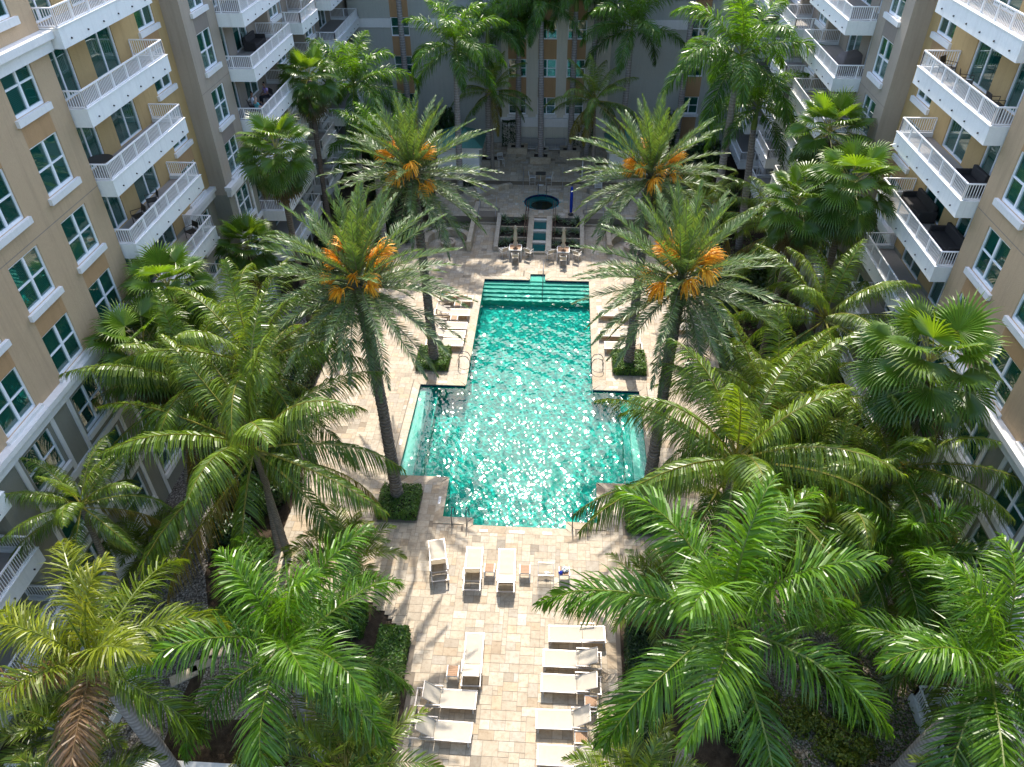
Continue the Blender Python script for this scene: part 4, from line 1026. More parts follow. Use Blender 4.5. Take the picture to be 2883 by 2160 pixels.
for x, y, k, s, zs in ((9.2, 17.8, 'l', .75, .7), (11.6, 15.6, 'l', .85, .75), (10.2, 13.3, 'l', .8, .8), (12.6, 17.4, 'l', .7, .8), (10.0, 16.2, 'l', .9, .9), (12.9, 14.3, 'l', .95, .9), (11.4, 12.0, 'l', .9, .9), (9.0, 14.6, 'g', .95, 1), (13.6, 16.0, 'g', 1.0, 1), (8.4, 15.9, 'g', .9, .9), (14.6, 12.6, 'g', 1.1, 1.1), (10.6, 10.2, 'g', 1.0, 1.0), (8.6, 11.6, 'g', .9, .9), (12.4, 11.4, 'g', 1.0, 1.0)):
    shrub(x, y, k, s, 'yellow green shrub in the gravel between the lower right royal palms' if k == 'l' else 'bushy green shrub at the lower right edge below the royal palms', zs, 'shrubs in the lower right gravel' if k == 'l' else 'green shrubs at the lower right edge')
for x, y, k, s, zs in ((-9.2, 12.2, 'l', .8, .9), (-8.6, 10.8, 'l', .9, 1), (-13.5, 10.0, 'g', 1.0, 1.2), (-8.0, 15.8, 'g', .8, .8)):
    shrub(x, y, k, s, 'yellow green shrub behind the low white wall at the lower left' if k == 'l' else 'green shrub in the lower left gravel bed', zs, 'lime shrubs at the lower left' if k == 'l' else 'green shrubs at the lower left')
for x, y in ((-15.2, 28.5), (-14.9, 31.5), (-15.2, 34.5), (-14.6, 26.0), (-12.9, 25.4), (-13.2, 27.8), (-14.0, 23.2)):
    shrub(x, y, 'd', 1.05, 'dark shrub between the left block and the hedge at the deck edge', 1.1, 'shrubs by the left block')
# low plants, agaves
def agave_mesh(seed, n, L, w, cols, droop=.25):
    r = random.Random(seed); mb = MB()
    for i in range(n):
        a = i * GA; el = R(80) - R(70) * i / n; h = Vector((math.cos(a), math.sin(a), 0)); sd = Vector((-h.y, h.x, 0)); p = Vector((0, 0, .05)); c = jit(cols[i % len(cols)], r, .15); vs = []
        l = L * r.uniform(.85, 1.1)
        for k, ww in enumerate((.5, 1.0, .8)):
            vs += [tuple(p - sd * w * ww * .5 + UP * .03 * ww), tuple(p - UP * 0), tuple(p + sd * w * ww * .5 + UP * .03 * ww)]
            p = p + (h * math.cos(el) + UP * math.sin(el)) * (l / 3); el -= droop
        vs.append(tuple(p)); mb.add(vs, [(0, 1, 4, 3), (1, 2, 5, 4), (3, 4, 7, 6), (4, 5, 8, 7), (6, 7, 9), (7, 8, 9)], 0, c)
    return mb
AG = agave_mesh(1, 20, .62, .085, [(.10, .16, .09), (.16, .21, .12)]).mesh('agave', MAT['leaf_dull'])
for s_ in (-1, 1):
    for i, (y, z) in enumerate(((52.95, .18), (54.4, .36), (55.9, .54))):
        for j in range(4):
            o = link_mesh('agave', AG, None, (s_ * (1.35 + .55 * j + .1 * ((i * 3 + j) % 3)), y + .25 + .3 * ((i + j * 2) % 3), z), i + j * 1.7); k = .8 + .15 * ((i + j) % 3); o.scale = (k, k, k)
            tag(o, 'small spiky agave in the dark mulch of the %s stepped planter' % ('left' if s_ < 0 else 'right'), 'plant', 'agaves in the %s stepped planter' % ('left' if s_ < 0 else 'right'))
BA = agave_mesh(2, 26, 1.15, .17, [(.10, .15, .13), (.13, .18, .15)], .12).mesh('agave', MAT['leaf_dull']); VA = agave_mesh(3, 60, .8, .05, [(.30, .30, .17), (.12, .16, .08)], .05).mesh('agave', MAT['leaf_dull'])
for me, x, y, s, lab in ((VA, 11.6, 18.9, 1.0, 'cream striped spiky agave in the gravel on the right'), (BA, 10.2, 12.1, 1.15, 'large blue grey agave in front of the yellow shrubs on the right'), (BA, 11.6, 8.6, 1.1, 'large dark agave at the bottom edge on the right'), (BA, -8.4, 13.4, 1.1, 'blue grey agave beside the lower left ringed trunk')):
    o = link_mesh('agave', me, None, (x, y, -.05), x); o.scale = (s, s, s); tag(o, lab, 'plant')
# areca palms fill the beds
for i, (x, y, h, s, lab) in enumerate((
        (-7.6, 20.6, 2.2, 1.0, 'clumping palm at the deck corner below the near left hedge'), (-5.2, 11.2, 3.4, 1.15, 'clumping palm at the bottom edge left of the walkway'),
        (4.5, 10.7, 3.6, 1.0, 'leafy clumping palm over the lowest right lounger'), (2.6, 8.6, 4.2, .9, 'small clumping palm at the bottom edge right of the walkway'),
        (5.9, 19.4, 2.0, .95, 'clumping palm with thin arching fronds beside the towel table'), (12.4, 20.6, 2.6, 1.1, 'clumping palm left of the cream striped agave'),
        (16.6, 16.5, 3.2, 1.2, 'clumping palm near the right edge below the block railing'), (16.9, 20.0, 3.0, 1.1, 'clumping palm against the base of the right block'),
        (9.7, 25.0, 2.4, 1.0, 'clumping palm under the right arm coconut palm'), (-15.7, 12.2, 2.6, .95, 'clumping palm at the left edge above the blue patio chairs'),
        (-13.6, 9.6, 3.2, 1.0, 'clumping palm in the lower left corner'), (-16.6, 20.6, 2.2, .8, 'clumping palm against the ground floor window on the left'),
        (16.4, 24.8, 2.6, 1.0, 'clumping palm below the broad fan palm'), (10.0, 8.6, 3.0, 1.1, 'clumping palm at the bottom edge on the right'), (16.0, 10.5, 3.6, 1.2, 'clumping palm in the lower right corner'), (12.3, 31.5, 2.6, 1.0, 'clumping palm in front of the right hedge'))):
    palm('areca', (x, y), (x + .1, y, h), lab, i % 3, i * 1.1, s)
# ground cover
def cover(name, polys, n, cols, size, seed):
    def smp(r):
        x0, x1, y0, y1 = r.choice(polys); return (r.uniform(x0, x1), r.uniform(y0, y1), r.uniform(-.04, .22)), (0, 0, 1)
    tag(leaf_cloud(n, smp, size, cols, seed).build(name, MAT['leaf_small']), 'low leafy ground cover filling the beds', 'ground cover', kind='stuff')
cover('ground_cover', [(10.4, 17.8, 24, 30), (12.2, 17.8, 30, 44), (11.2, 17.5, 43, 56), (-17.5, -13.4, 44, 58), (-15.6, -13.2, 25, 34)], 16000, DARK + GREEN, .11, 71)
cover('lawn', [(-9.3, -5.7, 55.2, 60.5), (5.7, 9.3, 55.2, 60.5)], 9000, GREEN, .06, 72)
cover('lime_ground_cover', [(9.2, 13.4, 10, 18.5), (14, 17.4, 14, 20)], 3600, LIME + GREEN, .075, 73)
# ------------------------------------------------------------------ furniture
MAT['alu'] = simple('champagne_aluminium', (.46, .42, .38), .35, .5, .3, .06)
MAT['white_alu'] = simple('white_aluminium', (.72, .70, .66), .4, .5, 0, .05)
def sling_mat():
    t = NT('cream_sling'); g = gpos(t); c = mixc(t, noise(t, g, 7, 4), (.56, .50, .40), (.66, .60, .50))
    p = pbr(t, c, .75, .3, 0, bump(t, noise(t, g, 30, 2), .15, .01)); tr = t.n('BsdfTranslucent'); tr.inputs[0].default_value = (.55, .42, .26, 1)
    mx = t.n('MixShader'); mx.inputs[0].default_value = .25; t.l(p.outputs[0], mx.inputs[1]); t.l(tr.outputs[0], mx.inputs[2]); return t.surf(mx.outputs[0])
MAT['sling'] = sling_mat()
MAT['wood'] = simple('teak_slats', (.34, .19, .10), .55, .3, 0, .25, 14); MAT['grey_sling'] = simple('grey_sling', (.30, .285, .26), .8, .2)
def sling(mb, y0, y1, z0, z1, w, waves, amp, seed):
    r = random.Random(seed); N, Mx = 18, 5
    for i in range(N + 1):
        t = i / N; s_ = amp * math.sin(t * waves * 6.28 + r.uniform(-.4, .4)) * (.4 + .6 * r.random())
        for j in range(Mx + 1):
            u = j / Mx; mb.v.append((-w/2 + w * u, y0 + (y1 - y0) * t, z0 + (z1 - z0) * t - .03 * math.sin(math.pi * u) + s_ * math.sin(math.pi * u)))
    for i in range(N):
        for j in range(Mx):
            a = i * (Mx + 1) + j; mb.f.append((a, a + 1, a + Mx + 2, a + Mx + 1)); mb.m.append(0)
def lounger(back, seed):
    """foot end at +y, back hinge at y=-.1"""
    root = empty('sun_lounger'); w = .74; f = MB()
    for s_ in (-1, 1):
        x = s_ * w / 2; f.box(x - .022, x + .022, -.98, 1.22, .33, .385)
        for y in (-.9, 1.12): f.box(x - .022, x + .022, y - .03, y + .03, 0, .33)
        f.box(x - .02 + s_ * .03, x + .02 + s_ * .03, -.55, -.02, .56, .585); f.box(x - .015 + s_ * .03, x + .015 + s_ * .03, -.06, -.03, .38, .56); f.box(x - .015 + s_ * .03, x + .015 + s_ * .03, -.54, -.51, .38, .56)
    for y in (-.95, -.5, 1.19): f.box(-w/2 + .022, w/2 - .022, y - .02, y + .02, .335, .375)
    f.build('frame', MAT['alu'], root)
    a = MB(); sling(a, -.08, 1.18, .385, .385, w - .05, 3.5, .012, seed); a.build('seat_sling', MAT['sling'], root, smooth=True)
    L = .82; dy, dz = -math.cos(back) * L, math.sin(back) * L
    b = MB(); sling(b, -.10, -.10 + dy, .39, .39 + dz, w - .09, 2, .012, seed + 1); bo = b.build('backrest', MAT['sling'], root, smooth=True)
    g = MB()
    for s_ in (-1, 1):
        x = s_ * (w/2 - .03); g.bar((x, -.08, .385), (x, -.10 + dy, .39 + dz), .02)
        if back > .2: g.bar((x, -.10 + dy * .6, .38 + dz * .6), (x, -.10 + dy * .6 - .22 * math.sin(back), .37), .012)
    g.bar((-(w/2 - .03), -.10 + dy, .39 + dz), (w/2 - .03, -.10 + dy, .39 + dz), .02); g.build('backrest_frame', MAT['alu'], root)
    return root
LO = {'flat': lounger(R(6), 1), 'low': lounger(R(32), 2), 'mid': lounger(R(48), 3), 'high': lounger(R(68), 4)}; lo_used = set()
def put(d, used, key, loc, rz, label, cat, group=None):
    first = key not in used; used.add(key); o = place(d[key], first, loc, rz, label, group); o['category'] = cat; return o
H90 = math.pi / 2
for key, x, y, rz, lab in (
        ('high', -3.65, 21.75, .22, 'cream sun lounger set askew, leftmost of the row facing the pool'),
        ('high', -1.98, 21.35, .03, 'cream sun lounger with upright back, left of the first front row side table'),
        ('low', -.43, 21.35, .03, 'cream sun lounger with half lowered back, between two slatted tables in the front row'),
        ('low', -1.52, 16.75, .02, 'cream sun lounger lengthwise on the walkway, half hidden by a brown palm frond'),
        ('mid', -2.55, 15.35, -H90, 'cream sun lounger with raised back, upper of the two crosswise on the left'),
        ('mid', -2.60, 14.05, -H90 - .02, 'cream sun lounger with raised back, lower of the two crosswise on the left'),
        ('flat', 2.95, 18.55, H90 + .03, 'flat cream sun lounger at the top of the right walkway row'),
        ('low', 2.75, 17.35, H90, 'cream sun lounger under the hanging frond, second in the right walkway row'),
        ('low', 2.70, 16.25, H90, 'cream sun lounger with a dark frame shadow, third in the right walkway row'),
        ('mid', 2.55, 14.75, H90 + .02, 'cream sun lounger with raised back, fourth in the right walkway row'),
        ('low', 2.65, 13.35, H90, 'cream sun lounger behind palm leaves, nearest the camera on the right'),
        ('low', -5.75, 44.95, -H90, 'cream sun lounger carrying the sunbather, beside the pool'),
        ('low', -5.78, 43.15, -H90, 'cream sun lounger next below the sunbather on the left pool side'),
        ('low', -5.80, 41.55, -H90, 'cream sun lounger in the middle of the left pool side row'),
        ('low', -5.80, 40.55, -H90, 'cream sun lounger second from the hedge square on the left pool side'),
        ('low', -5.82, 39.60, -H90, 'cream sun lounger touching the hedge square on the left pool side'),
        ('low', 5.72, 41.2, H90, 'cream sun lounger with a blue strip beside it on the right pool side'),
        ('low', 6.05, 39.8, H90, 'cream sun lounger behind the hedge square on the right pool side'),
        ('flat', 10.8, 43.5, H90, 'cream sun lounger far out on the right deck, upper of two'),
        ('flat', 10.7, 42.2, H90, 'cream sun lounger far out on the right deck, lower of two'),
        ('low', 5.75, 43.6, H90, 'cream sun lounger under the right date palm fronds'),):
    o = put(LO, lo_used, key, (x, y + (.25 if abs(rz) < 1 else 0), .002), rz, lab, 'sun lounger', 'sun loungers around the pool'); o.scale = (1.02, 1.12, 1)
def side_table():
    root = empty('side_table'); f = MB(); w = .46
    for s_ in (-1, 1):
        x = s_ * w/2; f.box(x - .02, x + .02, -.25, .25, .43, .46)
        for y in (-.23, .23): f.box(x - .02, x + .02, y - .02, y + .02, 0, .43)
    for y in (-.23, .23): f.box(-w/2 + .02, w/2 - .02, y - .015, y + .015, .41, .44)
    f.build('frame', MAT['white_alu'], root); t = MB()
    for i in range(6): t.box(-w/2 + .022, w/2 - .022, -.235 + .079 * i, -.235 + .079 * i + .07, .442, .462)
    t.build('slat_top', MAT['wood'], root); return root
ST = {'t': side_table()}; su = set()
for x, y, rz, lab in ((-1.22, 21.75, .02, 'wood slatted side table between the upright and half lowered loungers'), (.42, 21.75, .02, 'wood slatted side table right of the half lowered lounger'), (2.25, 21.75, .05, 'side table piled with a towel and a blue bag'),
        (-2.28, 16.5, .0, 'wood slatted side table in the shade beside the lengthwise lounger'), (3.35, 15.5, H90, 'wood slatted side table between the third and fourth loungers on the right'), (2.95, 14.05, H90, 'wood slatted side table between the fourth and last loungers on the right'),
        (-5.35, 44.1, 0, 'wood slatted side table just below the sunbather'), (-5.4, 42.35, 0, 'wood slatted side table in the middle of the left pool side row')):
    put(ST, su, 't', (x, y, .003), rz, lab, 'side table', 'slatted side tables')
def chair(name, fm, sm, h=.45, arms=True, bh=.42):
    root = empty(name); f = MB(); w, d = .50, .48
    for s_ in (-1, 1):
        x = s_ * w/2
        f.bar((x, d/2, 0), (x, d/2, h + (.2 if arms else 0)), .016); f.bar((x, -d/2, 0), (x, -d/2 - .02, h), .016); f.bar((x, -d/2 - .02, h), (x, -d/2 - .12, h + bh), .016); f.bar((x, d/2, h - .02), (x, -d/2, h - .02), .014)
        if arms: f.bar((x, d/2, h + .2), (x, -d/2 - .06, h + .2), .016)
        if h > .6: f.bar((x, d/2, .25), (x, -d/2, .25), .012)
    f.bar((-w/2, d/2, h - .02), (w/2, d/2, h - .02), .014); f.bar((-w/2, -d/2 - .12, h + bh), (w/2, -d/2 - .12, h + bh), .016)
    f.build('frame', fm, root)
    m = MB(); m.box(-w/2 + .015, w/2 - .015, -d/2, d/2, h - .012, h + .006); m.build('seat', sm, root)
    b = MB(); b.obox((0, -d/2 - .085, h + bh * .62), (w/2 - .018, 0, 0), (0, .006, .0015), (0, -.035, bh * .35)); b.build('backrest', sm, root); return root
CH = {'d': chair('dining_chair', MAT['white_alu'], MAT['sling']), 'k': chair('balcony_chair', MAT['dark'], MAT['dark']), 'b': chair('bar_stool', MAT['white_alu'], MAT['grey_sling'], .75, False, .38)}; cu = set()
for x, y, rz, lab in ((-2.72, 51.8, .6, 'pale dining chair left of the left parasol table, with a striped towel'), (-1.75, 50.9, 0.1, 'pale dining chair tucked in front of the left parasol table'), (-.72, 51.75, -.5, 'pale dining chair right of the left parasol table'),
        (.85, 51.6, .45, 'pale dining chair left of the right parasol table'), (1.92, 50.7, 0, 'pale dining chair tucked in front of the right parasol table'), (3.0, 51.55, -.5, 'pale dining chair right of the right parasol table'),
        (-11.1, 36.0, 1.2, 'pale dining chair on the left deck, nearer the pool of two'), (-11.9, 35.2, -.8, 'pale dining chair on the left deck, further from the pool of two')):
    o = put(CH, cu, 'd', (x, y, .003), rz + math.pi * 0, lab, 'chair', 'dining chairs on the deck')
for x, y, rz, lab in ((-5.2, 62.0, -.7, 'pale chair by the bushes left of the spa, upper of two'), (-5.5, 61.0, -.9, 'pale chair by the bushes left of the spa, lower of two')):
    put(CH, cu, 'd', (x, y, UZ + .003), rz, lab, 'chair', 'chairs beside the spa')
for x, y, z, rz, lab in ((-.95, 63.7, UZ, -H90, 'tall bar stool on the left of the bar table behind the spa'), (.5, 63.7, UZ, H90, 'tall bar stool on the right of the bar table behind the spa'), (-4.0, 66.8, TZ, -2.8, 'tall bar stool alone beside the left stone planter')):
    put(CH, cu, 'b', (x, y, z + .003), rz, lab, 'bar stool', 'bar stools on the terrace')
bt_ = empty('bar_table', (-.22, 63.7, UZ), 0, 'tall bar table with a dark top and round white foot behind the spa', 'table')
m = MB(); m.box(-.45, .45, -.35, .35, 1.02, 1.06); m.build('table_top', MAT['dark'], bt_); m = MB(); m.bar((0, 0, .03), (0, 0, 1.02), .04, 0, 10); m.build('column', MAT['white_alu'], bt_); m = MB(); m.lathe([(.30, 0), (.30, .03), (.04, .05)], 20); m.build('foot', MAT['white_alu'], bt_)
def dining_table(x, y, lab):
    root = empty('dining_table', (x, y, .002), 0, lab, 'table'); w = .92; f = MB()
    for sx in (-1, 1):
        for sy in (-1, 1): f.box(sx * w/2 - .03, sx * w/2 + .03, sy * w/2 - .03, sy * w/2 + .03, 0, .70)
        f.box(sx * w/2 - .03, sx * w/2 + .03, -w/2 + .03, w/2 - .03, .66, .735); f.box(-w/2 + .03, w/2 - .03, sx * w/2 - .03, sx * w/2 + .03, .66, .735)
    f.build('frame', MAT['white_alu'], root); t = MB()
    for i in range(9): t.box(-w/2 + .032, w/2 - .032, -w/2 + .032 + .0955 * i, -w/2 + .032 + .0955 * i + .088, .70, .727)
    t.build('slat_top', MAT['wood'], root)
for x, y, lab in ((-1.78, 51.9, 'wooden dining table under the left closed parasol by the planters'), (1.92, 51.75, 'wooden dining table under the right closed parasol by the planters'), (-12.2, 38.7, 'wooden dining table under the closed parasol on the left deck')): dining_table(x, y, lab)
MAT['canvas'] = simple('beige_canvas', (.50, .44, .36), .85, .15, 0, .12, 5, .2, 8)
MAT['bluecanvas'] = simple('blue_canvas_cover', (.006, .035, .33), .6, .3, 0, .1)
def folded(name, x, y, z, h, lab, mat, cover=False):
    root = empty(name, (x, y, z), x, lab, 'parasol'); m = MB(); m.bar((0, 0, 0), (0, 0, h - .02), .025, 0, 10); m.build('pole', MAT['alu'], root)
    m = MB(); m.lathe([(.02, .012), (.24, .012), (.24, .06), (.05, .09)], 18); m.build('base', MAT['dark'], root)
    m = MB(); n = 24; prof = [(.03, h + .08), (.16, h - .20), (.075, h - .24), (.13, h - .7), (.14, h - 1.1), (.07, h - 1.16), (.17, h - 1.45), (.15, h - 1.6)] if not cover else [(.02, h + .06), (.10, h - .05), (.125, h - .8), (.12, h - 1.7), (.10, .25)]
    for (rr, zz) in prof:
        for j in range(n):
            t = 6.2832 * j / n; q = rr * (1 + (.22 if not cover else .05) * (1 if j % 3 == 0 else -.5) + (.06 * math.sin(zz * 17 + j) if not cover else 0)); m.v.append((q * math.cos(t), q * math.sin(t), zz))
    for i in range(len(prof) - 1):
        for j in range(n): m.f.append((i * n + j, i * n + (j + 1) % n, (i + 1) * n + (j + 1) % n, (i + 1) * n + j)); m.m.append(0)
    m.build('canopy', mat, root, smooth=True)
folded('closed_parasol', -1.78, 51.9, .002, 2.5, 'closed beige parasol through the left dining table by the planters', MAT['canvas']); folded('closed_parasol', 1.92, 51.75, .002, 2.5, 'closed beige parasol through the right dining table by the planters', MAT['canvas']); folded('closed_parasol', -12.2, 38.7, .002, 2.7, 'closed beige parasol on the left deck in front of the hedge', MAT['canvas'])
folded('closed_parasol', 2.49, 57.8, UZ, 2.45, 'closed parasol in a bright blue cover beside the spa', MAT['bluecanvas'], True)
# pool ladders and rails
def ladder(x, y, s_, lab):
    root = empty('pool_ladder', (x, y, 0), 0 if s_ < 0 else math.pi, lab, 'pool ladder'); m = MB()   # local +x goes to the water
    for yy in (-.24, .24):
        m.tube([(-.62, yy, 0), (-.62, yy, .55), (-.5, yy, .78), (-.3, yy, .86), (-.05, yy, .78), (.1, yy, .5), (.1, yy, -1.0)], .024, 8)
    m.build('rails', MAT['darksteel'], root, smooth=True); t = MB()
    for z in (-.35, -.62, -.9): t.box(.06, .14, -.22, .22, z - .02, z + .02)
    t.build('treads', MAT['steel'], root)
ladder(-3.93, 37.75, -1, 'steel pool ladder on the left long side of the pool'); ladder(3.93, 37.9, 1, 'steel pool ladder on the right long side of the pool')
for x, y, lab in ((-3.35, 24.9, 'dark curved grab rail at the near left pool step, outer one'), (-2.62, 24.9, 'dark curved grab rail at the near left pool step, inner one'), (2.62, 24.95, 'dark curved grab rail at the near right pool step, inner one'), (3.35, 24.95, 'dark curved grab rail at the near right pool step, outer one')):
    m = MB(); m.tube([(x, y - .35, 0), (x, y - .33, .75), (x, y - .18, .9), (x, y + .1, .88), (x, y + .7, .1), (x, y + .75, -.6)], .024, 8)
    tag(m.build('grab_rail', MAT['darksteel'], smooth=True), lab, 'handrail')
m = MB(); m.tube([(.47, 49.9, 0), (.47, 49.85, .82), (.47, 49.6, .92), (.47, 46.6, -.05), (.47, 46.55, -1.0)], .022, 8); m.bar((.47, 48.4, .55), (.47, 48.4, -.5), .02)
tag(m.build('handrail', MAT['darksteel'], smooth=True), 'thin dark handrail going down the far pool steps', 'handrail')
# depth markers
MAT['marker'] = simple('white_marker_tile', (.72, .72, .72), .4); MAT['ink'] = simple('dark_lettering', (.03, .03, .04), .6)
LETTER = []
def marker(x, y, rz, w, lab):
    root = MB(); root.box(-w/2, w/2, -.065, .065, .0, .010); o = root.build('depth_marker', MAT['marker'], None, loc=(x, y, .0), rz=rz); tag(o, lab, 'marker tile')
    if not LETTER:
        fc = bpy.data.curves.new('lettering', 'FONT'); fc.body = '4 FT'; fc.size = .13; fc.align_x = 'CENTER'; fc.align_y = 'CENTER'; fc.materials.append(MAT['ink'])
        q = bpy.data.objects.new('lettering', fc); LETTER.append(bpy.data.meshes.new_from_object(q)); bpy.data.objects.remove(q)
    link_mesh('lettering', LETTER[0], o, (0, 0, .0115))
for x, y, rz, w, lab in ((-5.35, 35.92, 0, .5, 'depth marker tile above the left arm of the pool'), (5.15, 35.92, 0, .5, 'depth marker tile above the right arm of the pool'), (-1.75, 24.32, 0, .4, 'depth marker tile at the near pool edge, left of three'), (-.1, 24.32, 0, .75, 'wide depth marker tile in the middle of the near pool edge'), (1.4, 24.32, 0, .45, 'depth marker tile at the near pool edge, right of three'), (-4.2, 26.2, H90, .5, 'depth marker tile in palm shade by the near left pool corner'), (-6.98, 34.0, H90, .4, 'depth marker tile on the left side of the left arm, upper'), (-6.98, 30.4, H90, .4, 'depth marker tile on the left side of the left arm, lower')): marker(x, y, rz, w, lab)
# sofas, fire pit, wall plants at the far end
for x, lab in ((-1.45, 'grey outdoor sofa against the far wall, left one'), (.95, 'grey outdoor sofa against the far wall, right one')):
    root = empty('outdoor_sofa', (x, 71.1, TZ), 0, lab, 'sofa'); f = MB(); f.box(-1.0, 1.0, -.45, .4, .12, .2); f.box(-1.06, -1.0, -.45, .45, 0, .62); f.box(1.0, 1.06, -.45, .45, 0, .62); f.build('frame', MAT['white_alu'], root)
    c = MB()
    for i in range(2): c.box(-.98 + i * .99, -.01 + i * .99, -.44, .2, .2, .42)
    c.build('seat_cushions', MAT['grey_sling'], root, bevel=.03); b = MB()
    for i in range(2): b.box(-.98 + i * .99, -.01 + i * .99, .2, .4, .2, .95)
    b.build('back_cushions', MAT['grey_sling'], root, bevel=.04)
fp_ = empty('fire_pit', (-.3, 70.2, TZ), 0, 'round stone fire pit in front of the two sofas', 'fire pit'); m = MB(); m.lathe([(.62, 0), (.66, .42), (.48, .42), (.46, .3)], 24, (0, 0), 0, (.5, .48, .44, 1)); m.build('bowl', stone, fp_); m = MB(); m.disc((0, 0), .47, .32, 24); m.build('lava_rock', MAT['mulch'], fp_)
for x, w, lab in ((-3.4, 1.5, 'dark climbing plant on the far wall, left of the sofas'), (3.5, 1.9, 'dark climbing plant on the far wall, right of the sofas')):
    e = empty('climbing_plant', (x, 71.55, TZ), 0, lab, 'plant'); leaf_cloud(1500, box_sampler(w, .4, 2.5), .09, DARK, int(x * 7)).build('foliage', MAT['leaf_small'], e); m = MB()
    for i in range(5): m.bar((-w/2 + .3 + i * w * .15, .05, 0), (-w/2 + .2 + i * w * .18, .05, 2.3), .02, 0, 5)
    m.build('stems', MAT['tr_fan'], e)
sp_ = empty('shower_post', (3.45, 63.9, TZ), 0, 'slim white shower post on the right of the terrace', 'shower'); m = MB(); m.bar((0, 0, 0), (0, 0, 1.9), .05, 0, 8); m.build('post', MAT['white_alu'], sp_); m = MB(); m.box(-.04, .04, -.3, 0, 1.88, 1.96); m.build('shower_head', MAT['steel'], sp_)
ls = empty('slatted_panel', (4.9, 62.6, UZ), .2, 'white slatted panel leaning beside the right stone planter', 'panel'); m = MB(); m.bar((-.3, 0, 0), (-.3, .35, 1.9), .045); m.bar((.3, 0, 0), (.3, .35, 1.9), .045); m.build('frame', MAT['white_alu'], ls); m = MB()
for i in range(12): m.box(-.27, .27, .02 + .027 * i, .045 + .027 * i, .25 + .135 * i, .33 + .135 * i)
m.build('slats', MAT['white_alu'], ls)
# curved stone seats with round tables
for s_ in (-1, 1):
    cs = MB(); N = 18
    for i in range(N):
        a0, a1 = R(-20) + R(220) * i / N, R(-20) + R(220) * (i + 1) / N; p = [(rr * math.cos(a), rr * math.sin(a)) for a, rr in ((a0, 1.55), (a1, 1.55), (a1, 2.0), (a0, 2.0))]
        cs.add([(x, y, -.05) for x, y in p] + [(x, y, .62) for x, y in p], [(4, 5, 6, 7), (0, 1, 5, 4), (2, 3, 7, 6), (1, 2, 6, 5), (3, 0, 4, 7)], 0, tile_col(r))
    tag(cs.build('curved_stone_seat', stone, loc=(s_ * 7.25, 53.2, 0)), 'curved stone seat wall %s' % ('left of the stepped planters in dappled sun' if s_ < 0 else 'right of the stepped planters behind palm fronds'), 'stone seat')
    e = empty('fire_bowl', (s_ * 7.25, 53.3, 0), 0, 'round stone fire bowl inside the %s curved seat' % ('left' if s_ < 0 else 'right'), 'fire pit'); m = MB(); m.lathe([(.55, 0), (.62, .38), (.42, .38), (.4, .28), (.01, .28)], 24, (0, 0), 0, (.5, .42, .34, 1)); m.build('bowl', stone, e)
# stepping stones, low walls, mat
for i, (x, y, a) in enumerate(((-12.0, 19.2, 0), (-12.05, 18.55, .03), (-12.0, 17.9, -.04), (-12.3, 17.1, .3), (-12.9, 16.5, .5), (-13.5, 15.9, .6), (-10.6, 16.9, 1.4), (-10.0, 16.75, 1.5), (-9.4, 16.65, 1.45))):
    m = MB(); m.box(-.55, .55, -.24, .24, -.06, .0, 0, (.55, .48, .38, 1)); tag(m.build('stepping_stone', stone, loc=(x, y, .01), rz=a), 'pale stepping stone in the gravel at the left end of the deck', 'stepping stone', 'stepping stones from the deck into the left gravel')
m = MB(); m.box(-13.6, -4.2, 11.9, 12.25, -.06, .55); tag(m.build('low_wall', MAT['trim']), 'low white wall crossing the lower left bed', 'wall')
m = MB(); m.box(-.55, .55, -.32, .32, .0, .012); tag(m.build('door_mat', simple('brown_mat', (.20, .12, .05), .9, .1, 0, .4, 20), loc=(-1.9, 12.35, .003)), 'small brown mat on the walkway at the bottom edge', 'mat')
m = MB(); m.box(-.05, 1.6, -.09, .09, .0, .06); tag(m.build('foam_noodle', MAT['bluecanvas'], loc=(4.95, 40.45, .01)), 'bright blue foam strip lying beside a lounger right of the pool', 'foam strip')
# patio walls with railings at ground level
for x, y0, y1, lab in ((-15.4, 8.2, 11.6, 'white patio wall with railing at the lower left edge beside blue seats'), (-15.4, 13.4, 16.8, 'white patio wall with railing below the small dark coconut palm'), (16.2, 12.2, 16.6, 'white patio wall with railing at the right edge')):
    e = empty('patio_wall', (x, (y0 + y1) / 2, 0), 0, lab, 'wall'); h = (y1 - y0) / 2; s_ = 1 if x < 0 else -1; m = MB(); m.box(-.1, .1, -h, h, -.1, .42)
    for q in (-h, h - .2): m.box(*sorted((-.1 * s_, -2.8 * s_)), q + .001, q + .199, -.1, .42)
    m.build('wall', MAT['white_st'], e); link_mesh('railing', railing_mesh(-h + .08, h - .08, 0, -2.7 * s_, .40, 1.12), e)
for x, y, z, rz, lab in ((-16.6, 10.4, 0, 0.4, 'dark blue cushioned patio chair at the lower left edge, upper'), (-16.9, 9.3, 0, .3, 'dark blue cushioned patio chair at the lower left edge, lower')):
    e = empty('patio_chair', (x, y, z), rz, lab, 'chair'); m = MB(); m.box(-.4, .4, -.4, .4, 0, .12); m.box(-.45, -.35, -.4, .4, 0, .6); m.box(.35, .45, -.4, .4, 0, .6); m.build('frame', MAT['dark'], e); m = MB(); m.box(-.34, .34, -.3, .4, .125, .42); m.box(-.34, .34, -.42, -.3, .2, .9); m.build('cushion', simple('navy_cushion', (.012, .03, .09), .8, .2), e, bevel=.04)
e = empty('patio_table', (-16.2, 11.0, 0), 0, 'blue grey box table on the lower left patio', 'table'); m = MB(); m.box(-.4, .4, -.4, .4, .36, .42); m.build('table_top', simple('slate_blue', (.05, .10, .15), .6), e); m = MB(); m.box(-.36, .36, -.36, .36, 0, .358); m.build('table_base', MAT['dark'], e)
